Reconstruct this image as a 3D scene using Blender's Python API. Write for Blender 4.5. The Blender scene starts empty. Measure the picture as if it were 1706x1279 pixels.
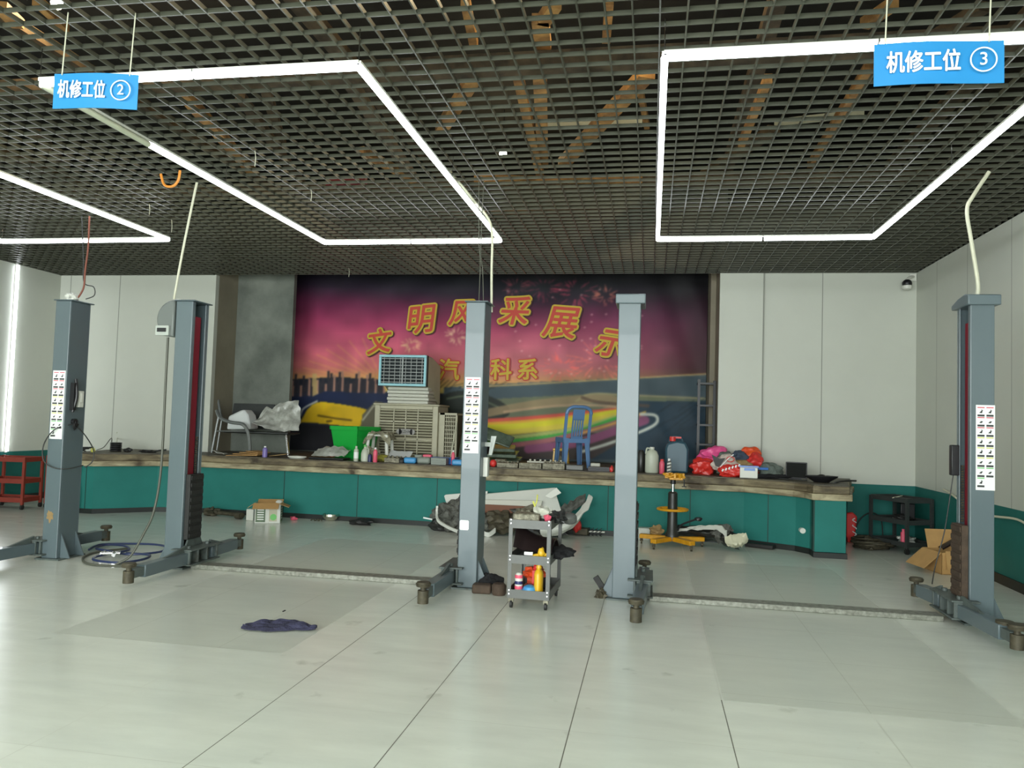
import bpy, bmesh, math, random
import numpy as np
from mathutils import Vector, Matrix, noise
C = bpy.context.scene
COL = C.collection
R = math.radians
rnd = random.Random(7)

# ---------------------------------------------------------------- camera, light, exposure
YAW, PITCH, ROLL, FPX, CZ = .17818, .04722, .03102, 1293.9, 1.55
fw = Vector((-math.sin(YAW)*math.cos(PITCH), math.cos(YAW)*math.cos(PITCH), math.sin(PITCH)))
rt0 = Vector((math.cos(YAW), math.sin(YAW), 0)); up0 = rt0.cross(fw)
rt = rt0*math.cos(ROLL) + up0*math.sin(ROLL); up = up0*math.cos(ROLL) - rt0*math.sin(ROLL)
cam = bpy.data.objects.new('camera', bpy.data.cameras.new('camera')); COL.objects.link(cam)
cam.matrix_world = Matrix(((rt.x, up.x, -fw.x, 0), (rt.y, up.y, -fw.y, 0), (rt.z, up.z, -fw.z, CZ), (0, 0, 0, 1)))
cam.data.sensor_width = 36; cam.data.lens = FPX/1706*36; cam.data.clip_start = .05; cam.data.clip_end = 100
C.camera = cam
C.view_settings.view_transform = 'Standard'; C.view_settings.look = 'None'
C.view_settings.gamma = 1; C.view_settings.exposure = .72; C.view_settings.use_curve_mapping = False
w = bpy.data.worlds.new('sky'); C.world = w; w.use_nodes = True
w.node_tree.nodes['Background'].inputs[0].default_value = (.80, .92, 1.0, 1)
w.node_tree.nodes['Background'].inputs[1].default_value = .55
def area(name, loc, rot, sx, sy, power, col):
    l = bpy.data.lights.new(name, 'AREA'); l.shape = 'RECTANGLE'; l.size = sx; l.size_y = sy; l.energy = power; l.color = col
    o = bpy.data.objects.new(name, l); COL.objects.link(o); o.location = loc; o.rotation_euler = rot; return o
# daylight through the open bay doors behind the camera
area('daylight_doorway', (-2.6, -4.9, 2.0), (R(82), 0, 0), 10.5, 3.4, 880, (.93, .98, .97))
LED = 8.0

# ---------------------------------------------------------------- pixel to place
def ray(x, y): return fw*FPX + rt*(x-853) - up*(y-639.5)
def onz(x, y, z=0.0):
    d = ray(x, y); t = (z-CZ)/d.z; return Vector((d.x*t, d.y*t, z))
def ony(x, y, Y):
    d = ray(x, y); t = Y/d.y; return Vector((d.x*t, Y, d.z*t+CZ))
def onx(x, y, X):
    d = ray(x, y); t = X/d.x; return Vector((X, d.y*t, d.z*t+CZ))
SZ = .88
def sx(px, Y): return ony(px, 765, Y).x
def fx(px, py): p = onz(px, py); return p.x, p.y

# ---------------------------------------------------------------- materials
def mat(name, col, rough=.5, metal=0, var=0, scale=8, col2=None, bump=0, bscale=40, spec=.5, trans=0, emit=0, coat=0, dirt=None, alpha=1, stretch=None, thr=(.35, .7)):
    m = bpy.data.materials.new(name); m.use_nodes = True; nt = m.node_tree; n = nt.nodes; L = nt.links
    b = n['Principled BSDF']; c = (*col, 1)
    b.inputs['Base Color'].default_value = c; b.inputs['Roughness'].default_value = rough
    b.inputs['Metallic'].default_value = metal; b.inputs['Specular IOR Level'].default_value = spec
    b.inputs['Transmission Weight'].default_value = trans; b.inputs['Coat Weight'].default_value = coat
    b.inputs['Alpha'].default_value = alpha
    if emit:
        b.inputs['Emission Color'].default_value = c; b.inputs['Emission Strength'].default_value = emit
    tc = n.new('ShaderNodeTexCoord'); src = tc.outputs['Object']
    if stretch:
        mp = n.new('ShaderNodeMapping'); mp.inputs['Scale'].default_value = stretch
        L.new(src, mp.inputs[0]); src = mp.outputs[0]
    if var or col2:
        c2 = (*(col2 if col2 else [min(1, v*(1-var)) for v in col]), 1)
        t = n.new('ShaderNodeTexNoise'); t.inputs['Scale'].default_value = scale; t.inputs['Detail'].default_value = 6
        t.inputs['Roughness'].default_value = .6
        r = n.new('ShaderNodeValToRGB'); r.color_ramp.elements[0].position = thr[0]; r.color_ramp.elements[1].position = thr[1]
        r.color_ramp.elements[0].color = c2; r.color_ramp.elements[1].color = c
        L.new(src, t.inputs['Vector']); L.new(t.outputs['Fac'], r.inputs[0]); out = r.outputs[0]
        if dirt:
            t2 = n.new('ShaderNodeTexNoise'); t2.inputs['Scale'].default_value = dirt[1]; t2.inputs['Detail'].default_value = 8
            r2 = n.new('ShaderNodeValToRGB'); r2.color_ramp.elements[0].position = dirt[2]; r2.color_ramp.elements[1].position = dirt[2]+.12
            mx = n.new('ShaderNodeMix'); mx.data_type = 'RGBA'
            L.new(tc.outputs['Object'], t2.inputs['Vector']); L.new(t2.outputs['Fac'], r2.inputs[0]); L.new(r2.outputs[0], mx.inputs['Factor'])
            L.new(out, mx.inputs[6]); mx.inputs[7].default_value = (*dirt[0], 1); out = mx.outputs[2]
        L.new(out, b.inputs['Base Color'])
    if bump:
        t = n.new('ShaderNodeTexNoise'); t.inputs['Scale'].default_value = bscale; t.inputs['Detail'].default_value = 5
        bp = n.new('ShaderNodeBump'); bp.inputs['Strength'].default_value = bump; bp.inputs['Distance'].default_value = .02
        L.new(src, t.inputs['Vector']); L.new(t.outputs['Fac'], bp.inputs['Height']); L.new(bp.outputs[0], b.inputs['Normal'])
    return m
def S(r, g, b):
    f = lambda v: (v/255/12.92 if v/255 <= .04045 else ((v/255+.055)/1.055)**2.4)
    return (f(r), f(g), f(b))
M = {}
M['tile'] = mat('pale_floor_tile', S(224, 228, 216), .22, var=.10, scale=1.6, stretch=(1, 3.5, 1), spec=.45, dirt=(S(176, 180, 166), 3.1, .66))
M['tile_worn'] = mat('worn_floor_tile', S(205, 209, 197), .30, var=.08, scale=2.2, stretch=(1, 3, 1), spec=.4, dirt=(S(140, 140, 125), 5, .70))
M['joint'] = mat('dirty_tile_joint', S(120, 120, 106), .6, var=.4, scale=3)
M['joint_faint'] = mat('faint_tile_joint', S(194, 197, 184), .5, var=.10, scale=4)
M['wall'] = mat('white_wall_panel', S(198, 201, 189), .42, var=.05, scale=1.2, spec=.35)
M['seam'] = mat('panel_seam', S(140, 142, 132), .6)
M['green'] = mat('teal_green_paint', S(40, 112, 104), .6, var=.18, scale=2.5, spec=.2)
M['green2'] = mat('teal_laminate', S(46, 122, 114), .6, var=.15, scale=2, spec=.15)
M['seam_g'] = mat('dark_green_seam', S(18, 62, 54), .6)
M['skirt'] = mat('black_skirting', S(30, 36, 33), .5, var=.3, scale=6)
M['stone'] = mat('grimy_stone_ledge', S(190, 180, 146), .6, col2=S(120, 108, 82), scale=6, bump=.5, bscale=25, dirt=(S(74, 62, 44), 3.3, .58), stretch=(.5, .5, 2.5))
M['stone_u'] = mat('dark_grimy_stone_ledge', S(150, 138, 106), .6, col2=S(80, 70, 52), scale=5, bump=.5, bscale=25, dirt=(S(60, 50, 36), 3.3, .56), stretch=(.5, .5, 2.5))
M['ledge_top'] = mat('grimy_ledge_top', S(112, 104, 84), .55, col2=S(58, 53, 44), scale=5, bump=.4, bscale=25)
M['grid'] = mat('dark_lattice_paint', S(78, 80, 68), .34, var=.2, scale=3, spec=.5)
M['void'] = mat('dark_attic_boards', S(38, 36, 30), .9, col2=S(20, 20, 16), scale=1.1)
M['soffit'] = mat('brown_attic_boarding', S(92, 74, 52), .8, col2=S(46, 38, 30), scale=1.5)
M['timber'] = mat('bare_timber', S(214, 164, 98), .7, col2=S(140, 98, 58), scale=5, stretch=(1, 1, 1))
M['timber_d'] = mat('grey_brown_timber', S(110, 92, 68), .8, col2=S(60, 50, 38), scale=4)
M['led'] = mat('led_diffuser_lit', (.90, .95, 1.0), .4, emit=LED)
M['led_off'] = mat('led_diffuser_unlit', S(200, 205, 180), .4)
M['white_plastic'] = mat('white_plastic', S(215, 216, 205), .4)
M['steel'] = mat('slate_blue_enamel', S(92, 106, 110), .36, var=.10, scale=2, spec=.5, stretch=(1, 1, .3), coat=.15, dirt=(S(100, 115, 120), 2.5, .66))
M['steel_d'] = mat('greasy_blue_grey_steel', S(92, 102, 98), .5, var=.3, scale=9, dirt=(S(66, 66, 58), 8, .58))
M['redstrip'] = mat('dark_red_cover', S(120, 22, 38), .5)
M['rubber'] = mat('black_rubber', S(38, 38, 36), .6, var=.3, scale=10, bump=.2)
M['rubber_b'] = mat('dusty_brown_rubber', S(84, 68, 54), .8, var=.4, scale=12, bump=.3)
M['chrome'] = mat('chrome', (.7, .7, .7), .15, 1)
M['galv'] = mat('scuffed_galvanised_plate', S(158, 160, 148), .45, .3, col2=S(112, 112, 102), scale=26)
M['grime'] = mat('greasy_brown_metal', S(92, 86, 68), .6, .3, var=.5, scale=18)
M['sign'] = mat('blue_sign_board', S(38, 132, 192), .45)
M['white'] = mat('white_print', S(238, 240, 236), .5)
M['ink'] = mat('black_print', S(58, 58, 58), .6)
M['pink_ink'] = mat('red_print', S(206, 74, 92), .5)
M['yellow_ink'] = mat('yellow_print', S(206, 206, 96), .5)
M['green_ink'] = mat('green_print', S(110, 190, 100), .5)
M['cable_w'] = mat('cream_conduit', S(200, 200, 176), .5)
M['cable_k'] = mat('black_cable', S(44, 46, 44), .5)
M['cable_g'] = mat('grey_green_hose', S(82, 84, 72), .5)
M['cable_b'] = mat('navy_hose', S(44, 56, 92), .4)
M['cable_o'] = mat('orange_cable', S(220, 140, 50), .5)
M['cable_r'] = mat('red_cable', S(122, 66, 48), .6)
M['reel'] = mat('grey_reel_plastic', S(104, 110, 106), .4)
M['reel_l'] = mat('light_grey_plastic', S(170, 176, 168), .4)
M['rag'] = mat('navy_cloth', S(56, 56, 82), .9, var=.4, scale=14, bump=.7, bscale=40)
M['card'] = mat('brown_cardboard', S(196, 154, 96), .8, var=.15, scale=6)
M['card_d'] = mat('dirty_cardboard', S(166, 138, 92), .85, var=.3, scale=6)
M['gbox'] = mat('printed_carton_green', S(120, 140, 108), .7, col2=S(86, 104, 84), scale=8)
M['grey'] = mat('grey_trolley_enamel', S(98, 100, 96), .4, var=.15, scale=10)
M['dgrey'] = mat('charcoal_enamel', S(58, 62, 60), .5, var=.2, scale=8)
M['black'] = mat('black_plastic', S(26, 26, 28), .4)
M['black_m'] = mat('matt_black_cloth', S(24, 24, 26), .9, bump=.4, bscale=30)
M['maroon'] = mat('dark_maroon_plastic', S(36, 26, 26), .4)
M['yellow'] = mat('yellow_plastic', S(226, 178, 40), .35)
M['jackyel'] = mat('amber_yellow_enamel', S(224, 160, 24), .4, var=.25, scale=14)
M['oliveblack'] = mat('black_enamel', S(40, 40, 36), .35)
M['redrack'] = mat('rust_red_enamel', S(140, 54, 40), .5, var=.2, scale=8)
M['red'] = mat('red_plastic', S(212, 52, 48), .4)
M['pink'] = mat('bright_pink_plastic_bag', S(236, 90, 150), .35, bump=.6, bscale=14)
M['redbag'] = mat('red_plastic_bag', S(216, 52, 44), .35, bump=.6, bscale=14, spec=.6)
M['orangebag'] = mat('orange_red_bag', S(226, 84, 40), .4, bump=.6, bscale=14)
M['whitebag'] = mat('white_printed_bag', S(205, 190, 178), .45, bump=.5, bscale=16)
M['bluecloth'] = mat('slate_blue_cloth', S(64, 76, 92), .9, bump=.4)
M['greycloth'] = mat('grey_green_cloth', S(98, 108, 100), .9, bump=.5)
M['wcloth'] = mat('pale_camouflage_cloth', S(186, 184, 158), .9, col2=S(112, 108, 86), scale=14, bump=.7)
M['foil'] = mat('crumpled_clear_film', S(204, 206, 198), .22, col2=S(150, 152, 142), scale=6, bump=.8, bscale=12)
M['foam'] = mat('white_foam_sheet', S(214, 218, 216), .6, bump=.3, bscale=12)
M['bench'] = mat('brushed_grey_bench_metal', S(128, 132, 130), .4, .5)
M['bin'] = mat('bright_green_plastic', S(22, 168, 62), .4)
M['cream'] = mat('aged_cream_plastic', S(186, 182, 156), .5, var=.12, scale=5)
M['cream_l'] = mat('pale_duct_fabric', S(200, 200, 186), .6)
M['lblue'] = mat('pale_blue_plastic', S(150, 205, 214), .4)
M['louvre'] = mat('dark_duct_interior', S(24, 34, 36), .7)
M['pad'] = mat('brown_cooling_pad', S(90, 84, 64), .9, var=.4, scale=30)
M['pbadge'] = mat('grey_badge', S(150, 148, 142), .4)
M['chair'] = mat('blue_grey_plastic', S(92, 128, 172), .4)
M['slate'] = mat('petrol_blue_plastic', S(54, 86, 100), .4)
M['natural'] = mat('translucent_white_plastic', S(188, 194, 176), .4)
M['case_b'] = mat('light_blue_plastic', S(70, 150, 205), .35)
M['case_g'] = mat('grey_green_plastic', S(128, 136, 126), .45)
M['alu'] = mat('cast_aluminium', S(160, 156, 136), .5, .3, col2=S(92, 88, 72), scale=26, bump=.4, bscale=70)
M['bumper'] = mat('white_car_paint', S(206, 208, 198), .35, dirt=(S(130, 130, 118), 4, .66), var=.06, scale=4)
M['bumper_g'] = mat('grey_torn_plastic', S(110, 112, 104), .7, col2=S(62, 62, 56), scale=16, bump=.8, bscale=30)
M['blackpaint'] = mat('black_car_trim', S(34, 36, 34), .25, coat=.4)
M['concrete'] = mat('grimy_plaster', S(130, 136, 126), .7, col2=S(94, 100, 92), scale=1.5, dirt=(S(40, 42, 38), 4.5, .68))
M['plaster_l'] = mat('yellowed_plaster', S(150, 142, 122), .7, var=.2, scale=2)
M['glass'] = mat('dirty_greenish_glass', S(112, 128, 112), .25, col2=S(70, 80, 68), scale=5)
M['purple'] = mat('violet_plastic', S(126, 112, 176), .35)
M['pinkp'] = mat('pink_plastic', S(226, 92, 116), .4)
M['darkblue'] = mat('dark_blue_plastic', S(40, 44, 92), .4)
M['ttyel'] = mat('banner_yellow_print', S(208, 178, 50), .6)
M['ttred'] = mat('banner_red_print', S(206, 70, 52), .6)
M['ttshadow'] = mat('banner_dark_outline_print', S(76, 42, 36), .6)
M['steelbowl'] = mat('stainless_steel', (.6, .58, .5), .2, 1)
M['bluefilm'] = mat('bright_blue_film', S(50, 110, 190), .3)

# ---------------------------------------------------------------- mesh helpers
class B:
    def __init__(s): s.bm = bmesh.new(); s.mi = 0
    def _fin(s, fs):
        for f in fs: f.material_index = s.mi
    def box(s, c, d, rot=None, taper=None):
        m = Matrix.Translation(Vector(c)) @ (rot.to_4x4() if rot else Matrix.Identity(4))
        vs = []
        for x in (-.5, .5):
            for y in (-.5, .5):
                for z in (-.5, .5):
                    k = taper if (taper and z < 0) else 1
                    vs.append(s.bm.verts.new(m @ Vector((x*d[0]*k, y*d[1]*k, z*d[2]))))
        F = [(0, 1, 3, 2), (4, 6, 7, 5), (0, 4, 5, 1), (2, 3, 7, 6), (0, 2, 6, 4), (1, 5, 7, 3)]
        s._fin([s.bm.faces.new([vs[i] for i in f]) for f in F]); return s
    def bb(s, a, b):
        return s.box([(a[i]+b[i])/2 for i in range(3)], [abs(b[i]-a[i]) for i in range(3)])
    def cyl(s, p, q, r0, r1=None, n=16, cap=True):
        r1 = r0 if r1 is None else r1; p = Vector(p); q = Vector(q); z = (q-p).normalized()
        a = z.orthogonal().normalized(); b = z.cross(a)
        A = [s.bm.verts.new(p + (a*math.cos(t)+b*math.sin(t))*r0) for t in [2*math.pi*i/n for i in range(n)]]
        Z = [s.bm.verts.new(q + (a*math.cos(t)+b*math.sin(t))*r1) for t in [2*math.pi*i/n for i in range(n)]]
        fs = [s.bm.faces.new((A[i], A[(i+1) % n], Z[(i+1) % n], Z[i])) for i in range(n)]
        if cap: fs += [s.bm.faces.new(A[::-1]), s.bm.faces.new(Z)]
        s._fin(fs); return s
    def tube(s, pts, r, n=8, smooth=True, closed=False):
        pts = [Vector(p) for p in pts]
        if smooth and len(pts) > 2:
            o = []
            for i in range(len(pts)-1):
                p0 = pts[max(i-1, 0)]; p1 = pts[i]; p2 = pts[i+1]; p3 = pts[min(i+2, len(pts)-1)]
                for k in range(6):
                    t = k/6
                    o.append(.5*((2*p1)+(-p0+p2)*t+(2*p0-5*p1+4*p2-p3)*t*t+(-p0+3*p1-3*p2+p3)*t**3))
            o.append(pts[-1]); pts = o
        rings = []; a = None
        for i, p in enumerate(pts):
            t = (pts[min(i+1, len(pts)-1)]-pts[max(i-1, 0)])
            t = t.normalized() if t.length > 1e-9 else Vector((0, 0, 1))
            if a is None: a = t.orthogonal().normalized()
            else:
                a = a - t*a.dot(t)
                a = a.normalized() if a.length > 1e-6 else t.orthogonal().normalized()
            b = t.cross(a)
            rings.append([s.bm.verts.new(p+(a*math.cos(2*math.pi*k/n)+b*math.sin(2*math.pi*k/n))*r) for k in range(n)])
        fs = []
        for A, Z in zip(rings, rings[1:]):
            fs += [s.bm.faces.new((A[i], A[(i+1) % n], Z[(i+1) % n], Z[i])) for i in range(n)]
        fs += [s.bm.faces.new(rings[0][::-1]), s.bm.faces.new(rings[-1])]
        s._fin(fs); return s
    def lathe(s, prof, c=(0, 0, 0), n=20, sq=1):
        c = Vector(c); rings = []
        for r, z in prof:
            rings.append([s.bm.verts.new(c+Vector((r*math.cos(2*math.pi*k/n), sq*r*math.sin(2*math.pi*k/n), z))) for k in range(n)])
        fs = []
        for A, Z in zip(rings, rings[1:]):
            fs += [s.bm.faces.new((A[i], A[(i+1) % n], Z[(i+1) % n], Z[i])) for i in range(n)]
        fs += [s.bm.faces.new(rings[0][::-1]), s.bm.faces.new(rings[-1])]
        s._fin(fs); return s
    def prism(s, pts, d):
        pts = [Vector(p) for p in pts]; d = Vector(d)
        A = [s.bm.verts.new(p) for p in pts]; Z = [s.bm.verts.new(p+d) for p in pts]; n = len(pts)
        s._fin([s.bm.faces.new(A[::-1]), s.bm.faces.new(Z)] + [s.bm.faces.new((A[i], A[(i+1) % n], Z[(i+1) % n], Z[i])) for i in range(n)]); return s
    def blob(s, c, r, amp=.15, f=2.0, seed=0, sub=3, flat=None):
        g = bmesh.ops.create_icosphere(s.bm, subdivisions=sub, radius=1)
        c = Vector(c); r = Vector(r)
        for v in g['verts']:
            d = v.co.copy(); k = 1+amp*noise.noise(d*f+Vector((seed*3.7, seed, 1)))*2+amp*.6*abs(noise.noise(d*f*2.7+Vector((1, seed*2.1, 5))))
            v.co = Vector((c.x+d.x*r.x*k, c.y+d.y*r.y*k, c.z+d.z*r.z*k))
            if flat is not None and v.co.z < flat: v.co.z = flat
        s._fin(list({f for v in g['verts'] for f in v.link_faces})); return s
    def sheet(s, nx, ny, fn, th=.004):
        P = [[Vector(fn(i/nx, j/ny)) for j in range(ny+1)] for i in range(nx+1)]
        N = [[None]*(ny+1) for _ in range(nx+1)]
        for i in range(nx+1):
            for j in range(ny+1):
                a = P[min(i+1, nx)][j]-P[max(i-1, 0)][j]; b = P[i][min(j+1, ny)]-P[i][max(j-1, 0)]
                q = a.cross(b); N[i][j] = q.normalized() if q.length > 1e-9 else Vector((0, 0, 1))
        A = [[s.bm.verts.new(P[i][j]+N[i][j]*th/2) for j in range(ny+1)] for i in range(nx+1)]
        Z = [[s.bm.verts.new(P[i][j]-N[i][j]*th/2) for j in range(ny+1)] for i in range(nx+1)]
        fs = []
        for i in range(nx):
            for j in range(ny):
                fs.append(s.bm.faces.new((A[i][j], A[i+1][j], A[i+1][j+1], A[i][j+1])))
                fs.append(s.bm.faces.new((Z[i][j], Z[i][j+1], Z[i+1][j+1], Z[i+1][j])))
        for i in range(nx):
            fs.append(s.bm.faces.new((A[i][0], Z[i][0], Z[i+1][0], A[i+1][0]))); fs.append(s.bm.faces.new((A[i][ny], A[i+1][ny], Z[i+1][ny], Z[i][ny])))
        for j in range(ny):
            fs.append(s.bm.faces.new((A[0][j], A[0][j+1], Z[0][j+1], Z[0][j]))); fs.append(s.bm.faces.new((A[nx][j], Z[nx][j], Z[nx][j+1], A[nx][j+1])))
        s._fin(fs); return s

WLOC = {}
def tag(o, label=None, cat=None, group=None, kind=None):
    if label: o['label'] = label
    if cat: o['category'] = cat
    if group: o['group'] = group
    if kind: o['kind'] = kind
    return o
def thing(name, label, cat, loc=(0, 0, 0), rz=0, group=None):
    o = bpy.data.objects.new(name, None); COL.objects.link(o); o.location = loc; o.rotation_euler = (0, 0, rz)
    o.empty_display_size = .1; WLOC[o] = Vector(loc)
    return tag(o, label, cat, group)
def obj(name, b, m, parent=None, label=None, cat=None, group=None, kind=None, loc=(0, 0, 0), rot=(0, 0, 0), w=False, bev=0, smooth=35):
    """one mesh object; w=True: mesh built in world coordinates"""
    me = bpy.data.meshes.new(name); bmesh.ops.recalc_face_normals(b.bm, faces=b.bm.faces[:])
    if w:
        off = Vector((0, 0, 0))
        if parent is not None: off = WLOC[parent]
        elif b.bm.verts:
            xs = [v.co for v in b.bm.verts]
            off = Vector(((min(v.x for v in xs)+max(v.x for v in xs))/2, (min(v.y for v in xs)+max(v.y for v in xs))/2, min(v.z for v in xs)))
        for v in b.bm.verts: v.co -= off
        if parent is None: loc = off
    for f in b.bm.faces: f.smooth = bool(smooth)
    b.bm.to_mesh(me); b.bm.free()
    if smooth: me.set_sharp_from_angle(angle=R(smooth))
    for mm in (m if isinstance(m, (list, tuple)) else [m]): me.materials.append(mm)
    o = bpy.data.objects.new(name, me); COL.objects.link(o); o.location = loc; o.rotation_euler = rot
    if parent is not None: o.parent = parent
    WLOC[o] = (WLOC[parent] if parent is not None else Vector((0, 0, 0))) + Vector(loc)
    if bev:
        md = o.modifiers.new('bevel', 'BEVEL'); md.width = bev; md.segments = 2; md.limit_method = 'ANGLE'
    return tag(o, label, cat, group, kind)
def copy_tree(o, parent=None):
    c = o.copy(); COL.objects.link(c); c.parent = parent; WLOC[c] = Vector(c.location)
    for ch in list(o.children): copy_tree(ch, c)
    return c
def text(name, s, size, m, parent, loc, rot, ext=.001, off=0, shear=0, sxy=(1, 1), label=None, ring=0):
    cu = bpy.data.curves.new(name, 'FONT'); cu.body = s; cu.size = size; cu.extrude = ext; cu.offset = off; cu.shear = shear
    cu.align_x = 'CENTER'; cu.align_y = 'CENTER'
    t = bpy.data.objects.new('t', cu); COL.objects.link(t)
    dg = bpy.context.evaluated_depsgraph_get(); me = bpy.data.meshes.new_from_object(t.evaluated_get(dg)); bpy.data.objects.remove(t)
    me.materials.clear(); me.materials.append(m)
    if ring:
        bm = bmesh.new()
        for k in range(12):
            n0 = len(bm.verts); bm.from_mesh(me); bm.verts.ensure_lookup_table(); d = Vector((ring*math.cos(k*math.pi/6), ring*math.sin(k*math.pi/6), k*.00015))
            for v in bm.verts[n0:]: v.co += d
        bm.to_mesh(me); bm.free()
    o = bpy.data.objects.new(name, me); COL.objects.link(o); o.location = loc; o.rotation_euler = rot; o.scale = (*sxy, 1)
    if parent is not None: o.parent = parent
    WLOC[o] = Vector(loc)
    if label: o['label'] = label
    return o
def grid_plane(name, xs, ys, place, pick, mats, kind='structure', parent=None):
    """rectangle cut into cells; pick(x,y) gives the material index"""
    b = B(); V = {}
    for i, x in enumerate(xs):
        for j, y in enumerate(ys): V[i, j] = b.bm.verts.new(place(x, y))
    for i in range(len(xs)-1):
        for j in range(len(ys)-1):
            f = b.bm.faces.new((V[i, j], V[i+1, j], V[i+1, j+1], V[i, j+1])); f.material_index = pick((xs[i]+xs[i+1])/2, (ys[j]+ys[j+1])/2)
    me = bpy.data.meshes.new(name); b.bm.to_mesh(me); b.bm.free()
    for m in mats: me.materials.append(m)
    o = bpy.data.objects.new(name, me); COL.objects.link(o); WLOC[o] = Vector((0, 0, 0))
    if parent is not None: o.parent = parent
    elif kind: o['kind'] = kind
    return o
def rz(a): return Matrix.Rotation(R(a), 3, 'Z')
def ry(a): return Matrix.Rotation(R(a), 3, 'Y')
def rx(a): return Matrix.Rotation(R(a), 3, 'X')

# ---------------------------------------------------------------- the shell
XL, XR, YB, ZC = -10.1, 3.66, 11.75, 3.82
tx = [-1.97+.8*k for k in range(-11, 8)]; ty = [3.19+.795*k for k in range(-11, 14)]
def cuts(lines, a, b, g, extra=()):
    o = {a, b, *extra}
    for v in lines:
        if a < v-g and v+g < b: o |= {v-g, v+g}
    return sorted(o)
G = .0028
xs = cuts(tx, XL-.3, XR+.3, G, (-4.0, -2.31, .44, 2.02)); ys = cuts(ty, -5.2, 13.6, G, (4.77, 4.65, 9.3))
def pick_floor(x, y):
    if any(abs(x-v) < G for v in tx): return 2 if min(abs(x+1.17), abs(x+.37)) < .01 or (abs(x+1.97) < .01 and y < 6.9) or (abs(x-.43) < .01 and y < 4.7) else 3
    if any(abs(y-v) < G for v in ty): return 3
    if -4.0 < x < -2.31 and 4.77 < y < 9.3: return 1
    if .44 < x < 2.02 and 4.65 < y < 9.3: return 1
    return 0
grid_plane('floor', xs, ys, lambda x, y: (x, y, 0), pick_floor, [M['tile'], M['tile_worn'], M['joint'], M['joint_faint']])

def wall(name, a0, a1, seams, place, zg=.81, top=ZC+.02, g=.006):
    xs = cuts(seams, a0, a1, g); zs = [0, zg, top]
    return grid_plane(name, xs, zs, place, lambda x, z: (1 if z < zg else (2 if any(abs(x-s) < g for s in seams) else 0)), [M['wall'], M['green'], M['seam']])
wall('wall_left', -5.2, YB, [10.2, 8.6, 7.5, 6.4, 5.3], lambda a, z: (XL, a, z))
wall('wall_right', -5.2, YB, [10.95, 9.95, 8.8, 7.7, 6.6, 5.5, 4.4], lambda a, z: (XR, a, z))
wall('wall_back', 1.58, XR, [2.40], lambda a, z: (a, YB, z))
# the slab of wall left of the recess and the slab right of it, with real thickness
def slab(name, x0, x1, y0, y1, z0, z1, seams, m=M['wall']):
    b = B(); b.bb((x0, y0, z0), (x1, y1, z1)); b.mi = 1
    for s in seams: b.bb((s-.006, y0-.002, z0), (s+.006, y0+.01, z1))
    return obj(name, b, [m, M['seam']], kind='structure', smooth=0)
slab('wall_back.001', XL, -7.17, YB, YB+.1, 0, ZC, [-8.95, -9.9])
slab('wall_back.002', .96, 1.575, YB-.03, YB+.06, SZ, ZC, [])
b = B(); b.bb((1.572, YB-.04, .8), (1.586, YB, ZC)); obj('trim_1', b, M['seam'], kind='structure')
b = B(); b.bb((-7.27, YB+.1, 0), (-7.17, 12.5, 4.3)); obj('wall_recess_left', b, M['plaster_l'], kind='structure')
b = B(); b.bb((.98, YB+.06, 0), (1.08, 13.4, 4.3)); obj('wall_recess_right', b, M['plaster_l'], kind='structure')
b = B(); b.bb((-7.4, 13.4, 0), (1.2, 13.5, 5.7)); obj('wall_recess_back', b, M['concrete'], kind='structure')
b = B(); b.bb((-7.17, 12.45, SZ), (-6.12, 12.55, 4.35)); obj('wall_recess_front', b, M['concrete'], kind='structure')
b = B(); b.bb((.90, 12.7, SZ), (.98, 13.4, 4.3)); obj('wall_recess_pier', b, M['plaster_l'], kind='structure')
# front wall behind the camera with the open bay the daylight enters by
b = B(); b.bb((XL, -5.3, 0), (-8.0, -5.2, ZC)); b.bb((2.8, -5.3, 0), (XR, -5.2, ZC)); b.bb((-8.0, -5.3, 3.75), (2.8, -5.2, ZC+2)); obj('wall_front', b, M['wall'], kind='structure')
# skirtings
for nm, a, c in (('baseboard_right', (XR-.02, -5.2, 0), (XR, YB, .1)), ('baseboard_left', (XL, -5.2, 0), (XL+.02, YB, .1)), ('baseboard_back', (2.9, YB-.02, 0), (XR-.02, YB, .1))):
    b = B(); b.bb(a, c); obj(nm, b, M['skirt'], kind='structure')
# attic over the lattice
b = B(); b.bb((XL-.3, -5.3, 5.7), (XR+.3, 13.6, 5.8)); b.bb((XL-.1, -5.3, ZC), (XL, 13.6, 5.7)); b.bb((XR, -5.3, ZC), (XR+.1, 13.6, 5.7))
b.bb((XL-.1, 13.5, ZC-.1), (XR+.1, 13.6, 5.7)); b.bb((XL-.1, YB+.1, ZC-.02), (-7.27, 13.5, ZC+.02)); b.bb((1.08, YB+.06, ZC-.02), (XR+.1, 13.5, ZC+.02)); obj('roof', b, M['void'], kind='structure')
b = B(); b.bb((-7.17, 10.3, 4.36), (XR, 13.4, 4.42)); b.bb((XL, 10.6, 4.5), (-7.0, YB, 4.55)); obj('attic_boarding', b, M['soffit'], kind='structure')
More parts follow.
